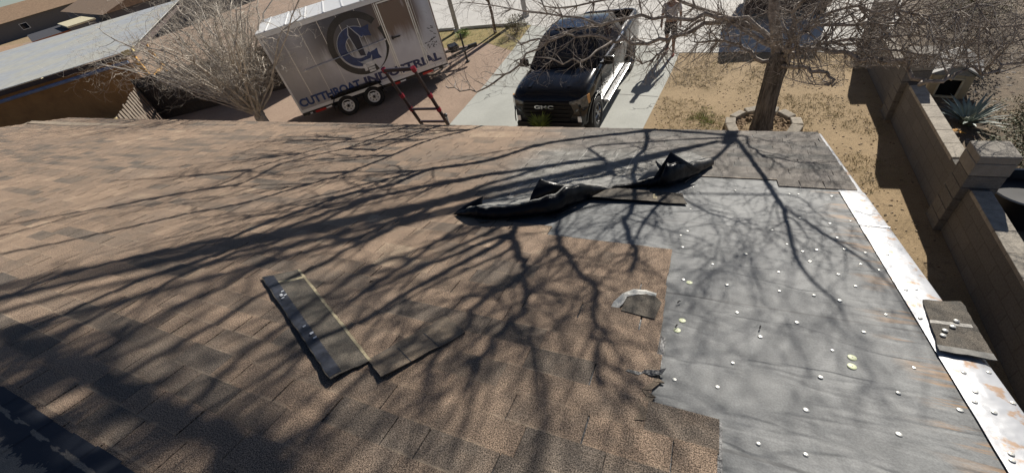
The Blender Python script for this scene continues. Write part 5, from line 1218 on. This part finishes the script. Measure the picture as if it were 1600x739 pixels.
# neighbouring houses beyond the shed
M_broof = mat('brown_roof', (.30, .20, .125), .9, var=.2, scale=2.5, stretch=(1, 1, 1), bump=.4, bscale=8, fine=.15, fscale=6); M_gwall = mat('grey_wall', (.13, .125, .125), .9, var=.15); M_cream = mat('cream_stucco', (.62, .56, .38), .9, var=.1)
def nh(name, label, c, rz, L_, D_, hw, hr_, Mw, Mr, chim=False):
    root = thing(name, label, 'house', c, rz)
    b = MB(); b.box((0, 0, hw / 2), (L_, D_, hw)); b.build('wall', Mw, root)
    b = MB(); b.prism([(-L_ / 2 - .5, -D_ / 2 - .5, hw), (-L_ / 2 - .5, D_ / 2 + .5, hw), (-L_ / 2 - .5, 0, hr_)], (L_ + 1, 0, 0)); ro = b.build('roof', Mr, root)
    if chim: b = MB(); b.box((L_ * .25, -D_ * .2, hr_ - .2), (.7, .7, 1.4)); b.build('chimney', Mw, ro)
    for x in (-L_ * .3, 0, L_ * .3):
        b = MB(); b.box((x, -D_ / 2 - .01, hw * .55), (1.3, .06, 1.1)); w_ = b.build('window', M_white, root)
        b = MB(); b.box((x, -D_ / 2 - .035, hw * .55), (1.14, .05, .94)); b.build('pane', M_glass, w_)
    return root
EV = Vector((-.62, .785, 0)); PV = Vector((.785, .62, 0)); ERZ = math.atan2(EV.y, EV.x)
nh('neighbour_house', 'far brown roofed house behind the steel roofed shed at the top left', Vector((-31, 48, 0)) + EV * 24 + PV * 7, ERZ, 47, 13, 2.9, 4.6, M_gwall, M_broof)
nh('neighbour_house', 'nearer tan roofed outbuilding at the far left edge beyond the steel roof', Vector((-31.7, 38.6, 0)) + EV * 8 - PV * 3.6, ERZ, 15, 6.0, 2.3, 3.0, M_cream, M_broof)
nh('neighbour_house', 'most distant low brown house at the very top left corner', Vector((-88, 112, 0)), math.atan2(PV.y, PV.x), 60, 14, 3.0, 5.4, M_gwall, M_broof)
def store(lab, c, L_, D_, h_, Mr, edge=None):
    o = thing('garden_store', lab, 'store', c, ERZ)
    m_ = MB(); m_.box((0, 0, h_ / 2), (L_, D_, h_)); m_.build('wall', M_gwall, o); m_ = MB(); m_.bbox((0, 0, h_ + .06), (L_ + .2, D_ + .2, .12), .02); m_.build('roof', Mr, o)
    if edge: m_ = MB(); m_.box((-L_ / 2 - .12, 0, h_ + .03), (.05, D_ + .2, .2)); m_.build('edge_board', edge, o)
store('cream topped flat roofed store standing behind the steel roof', Vector((-31.9, 46.2, 0)) + EV * 5.5, 11, 2.0, 2.8, M_cream)
store('dark grey boxy store with an orange edge beside the cream topped one', Vector((-34.2, 45.6, 0)) + EV * 7, 14, 3.2, 2.5, mat('dark_roof', (.055, .055, .065), .9), mat('rust_edge', (.35, .12, .05), .8))
# pale posts by the street
for (x, y, h_, lab) in ((.17, 21.4, 3.4, 'pale square post on the verge nearest the trailer front'), (3.42, 20.7, 3.4, 'pale square post on the verge behind the truck roof')):
    o = thing('utility_post', lab, 'post', (x, y, 0)); b = MB(True); b.bbox((x, y, h_ / 2), (.20, .20, h_), .02); b.build('shaft', mat('pale_post', (.42, .40, .37), .8), o); b = MB(True); b.box((x, y, .06), (.32, .32, .12)); b.build('base', M_walk, o)
# bollard pipe near the eave
o = thing('standpipe', 'short grey pipe stub beside the ladder at the edge of the concrete drive', 'pipe', (-.92, 11.55, 0))
b = MB(True); b.tube([(-.92, 11.55, 0), (-.92, 11.55, .34)], [.045, .045], 12); b.build('pipe', mat('grey_pipe', (.22, .23, .21), .6), o); b = MB(True); b.lathe([(.06, .33), (.06, .39), (.03, .41)], (-.92, 11.55, 0), n=14); b.build('cap', M_blackm, o)
# roll-off container at the kerb
ds_ = Vector((9.15, 13.0, 0)); dz = math.atan2(-.535, .845)
du = Vector((.845, -.535, 0)); dv_ = Vector((.535, .845, 0))
db = thing('dumpster', 'dark brown roll off waste container parked on the street behind the bare tree', 'dumpster', ds_ + du * 1.1, dz)
def dp(u, v, z): return ds_ + du * u + dv_ * v + Vector((0, 0, z))
M_dump = mat('container_brown', (.075, .055, .045), .6, var=.35, scale=2)
b = MB(True); b.prism([dp(0, 0, .30), dp(2.3, 0, .30), dp(2.3, 0, 1.75), dp(0, 0, 1.75)], dv_ * .06); b.prism([dp(0, .06, .30), dp(.06, .06, .30), dp(.06, 2.4, .30), dp(0, 2.4, .30)], (0, 0, 1.45)); b.prism([dp(2.24, .06, .30), dp(2.3, .06, .30), dp(2.3, 2.4, .30), dp(2.24, 2.4, .30)], (0, 0, 1.45)); b.prism([dp(.06, 2.34, .30), dp(2.24, 2.34, .30), dp(2.24, 2.4, .30), dp(.06, 2.4, .30)], (0, 0, 1.45)); b.prism([dp(0, 0, .25), dp(2.3, 0, .25), dp(2.3, 2.4, .25), dp(0, 2.4, .25)], (0, 0, .049)); b.prism([dp(.06, .06, 1.2), dp(2.24, .06, 1.2), dp(2.24, 2.34, 1.2), dp(.06, 2.34, 1.2)], (0, 0, .05)); b.build('container', M_dump, db)
for u in (.12, .8, 1.5, 2.18):
    b = MB(True); b.prism([dp(u - .06, -.07, .30), dp(u + .06, -.07, .30), dp(u + .06, -.003, .30), dp(u - .06, -.003, .30)], (0, 0, 1.45)); b.build('rib', M_dump, db)
for u in (.15, 2.15):
    for v in (.25, 2.1):
        b = MB(True); b.lathe([(.14, -.09), (.15, 0), (.14, .09)], dp(u, v, .15), du, 16); b.build('wheel', M_tyre, db, smooth=True)

# ------------------------------------------------------------------ person walking on the pavement
PP = Vector((6.30, 12.22, 0)); prz = math.atan2(-.6, -.8)
pf = Vector((-.55, -.83, 0)).normalized(); ps = Vector((-pf.y, pf.x, 0))
per = thing('person', 'person in a red cap, pale shirt, dark shorts and red shoes walking along the pavement', 'person', PP)
def pp(f_, s_, z): return PP + pf * f_ + ps * s_ + Vector((0, 0, z))
def skin_mesh(name, V, E_, Rr, M, parent, sub=2):
    me = bpy.data.meshes.new(name); inv = WM[parent.name].inverted(); me.from_pydata([tuple(inv @ v) for v in V], E_, []); o = bpy.data.objects.new(name, me); COL.objects.link(o); o.parent = parent; WM[o.name] = WM[parent.name]
    md = o.modifiers.new('skin', 'SKIN'); sv_ = me.skin_vertices[0].data
    for i, r in enumerate(Rr): sv_[i].radius = r if hasattr(r, '__len__') else (r, r)
    sv_[0].use_root = True; o.modifiers.new('ss', 'SUBSURF').levels = sub; o.modifiers['ss'].render_levels = sub
    bpy.context.view_layer.update(); nm2 = bpy.data.meshes.new_from_object(o.evaluated_get(bpy.context.evaluated_depsgraph_get())); o.modifiers.clear(); o.data = nm2; nm2.materials.clear(); nm2.materials.append(M)
    for p in nm2.polygons: p.use_smooth = True
    return o
M_skin = mat('skin', (.36, .20, .13), .6, var=.08); M_shirt = mat('pale_shirt', (.50, .48, .52), .9, var=.12, bump=.3, bscale=20); M_short = mat('dark_shorts', (.025, .024, .028), .9, var=.2); M_redc = mat('red_cloth', (.38, .05, .04), .7, var=.2)
V = [pp(0, 0, .93), pp(0, 0, 1.10), pp(.01, 0, 1.30), pp(.01, 0, 1.44), pp(.02, 0, 1.53), pp(.04, 0, 1.62), pp(.035, 0, 1.72),
     pp(.02, .10, .90), pp(.14, .11, .50), pp(.06, .11, .09), pp(.20, .12, .045), pp(-.02, -.10, .90), pp(-.06, -.11, .50), pp(-.30, -.11, .14), pp(-.20, -.12, .05),
     pp(.01, .19, 1.40), pp(-.08, .25, 1.12), pp(.06, .27, .88), pp(.10, .27, .80), pp(.01, -.19, 1.40), pp(.08, -.25, 1.13), pp(.25, -.24, .95), pp(.31, -.23, .90)]
Ed = [(0, 1), (1, 2), (2, 3), (3, 4), (4, 5), (5, 6), (0, 7), (7, 8), (8, 9), (9, 10), (0, 11), (11, 12), (12, 13), (13, 14), (3, 15), (15, 16), (16, 17), (17, 18), (3, 19), (19, 20), (20, 21), (21, 22)]
Rr = [.13, .13, .15, .11, .055, .085, .075, .085, .058, .04, .035, .085, .058, .04, .035, .055, .042, .032, .03, .055, .042, .032, .03]
skin_mesh('body', V, Ed, Rr, M_skin, per)
skin_mesh('shirt', [pp(0, 0, 1.0), pp(0, 0, 1.15), pp(.01, 0, 1.32), pp(.01, 0, 1.45), pp(.01, .19, 1.41), pp(-.06, .24, 1.20), pp(.01, -.19, 1.41), pp(.06, -.24, 1.20)], [(0, 1), (1, 2), (2, 3), (3, 4), (4, 5), (3, 6), (6, 7)], [.160, .155, .172, .125, .072, .062, .072, .062], M_shirt, per)
skin_mesh('shorts', [pp(0, 0, 1.0), pp(0, 0, .92), pp(.03, .10, .85), pp(.12, .11, .56), pp(-.02, -.10, .85), pp(-.05, -.11, .56)], [(0, 1), (1, 2), (2, 3), (1, 4), (4, 5)], [.150, .155, .105, .088, .105, .088], M_short, per)
skin_mesh('hat', [pp(.035, 0, 1.70), pp(.03, 0, 1.79)], [(0, 1)], [.100, .075], M_redc, per)
b = MB(True); b.prism([pp(.10, -.07, 1.71), pp(.10, .07, 1.71), pp(.20, .05, 1.70), pp(.20, -.05, 1.70)], (0, 0, .012)); b.build('hat_brim', M_redc, per)
for (f_, s_, z, p_) in ((.13, .115, .055, 0), (-.25, -.115, .10, .5)):
    skin_mesh('shoe', [pp(f_ - .10, s_, z + (.03 if p_ else 0)), pp(f_, s_, z - .005), pp(f_ + .12, s_, z - .02)], [(0, 1), (1, 2)], [.05, .052, .042], M_redc, per)
for s_ in (-1, 1):
    for k in range(5):
        w = pp(.10 if s_ > 0 else .31, .27 if s_ > 0 else -.23, .80 if s_ > 0 else .90); dirf = Vector((0, 0, -1)) if s_ > 0 else (pf * .8 + Vector((0, 0, -.5))).normalized(); off = pf * (-.026 + .013 * k) if s_ > 0 else Vector((0, 0, 1)) * (-.02 + .012 * k)
        l = (.055, .085, .095, .09, .07)[k]; b = MB(True); b.tube([w + off * .6, w + off + dirf * l * .55, w + off * 1.1 + dirf * l * .9 + ps * -.015 * s_], [.0105, .0095, .007], 6); b.build('finger', M_skin, per, smooth='full')
b = MB(True)
for s_ in (-1, 1): b.lathe([(.010, 0), (.008, .006), (.001, .008)], pp(.118, .032 * s_, 1.655), pf, 10)
b.build('eye', mat('eye_dark', (.03, .02, .02), .3), per)
b = MB(True); b.tube([pp(.118, 0, 1.65), pp(.142, 0, 1.615), pp(.12, 0, 1.605)], [.008, .015, .012], 6); b.build('nose', M_skin, per, smooth='full')
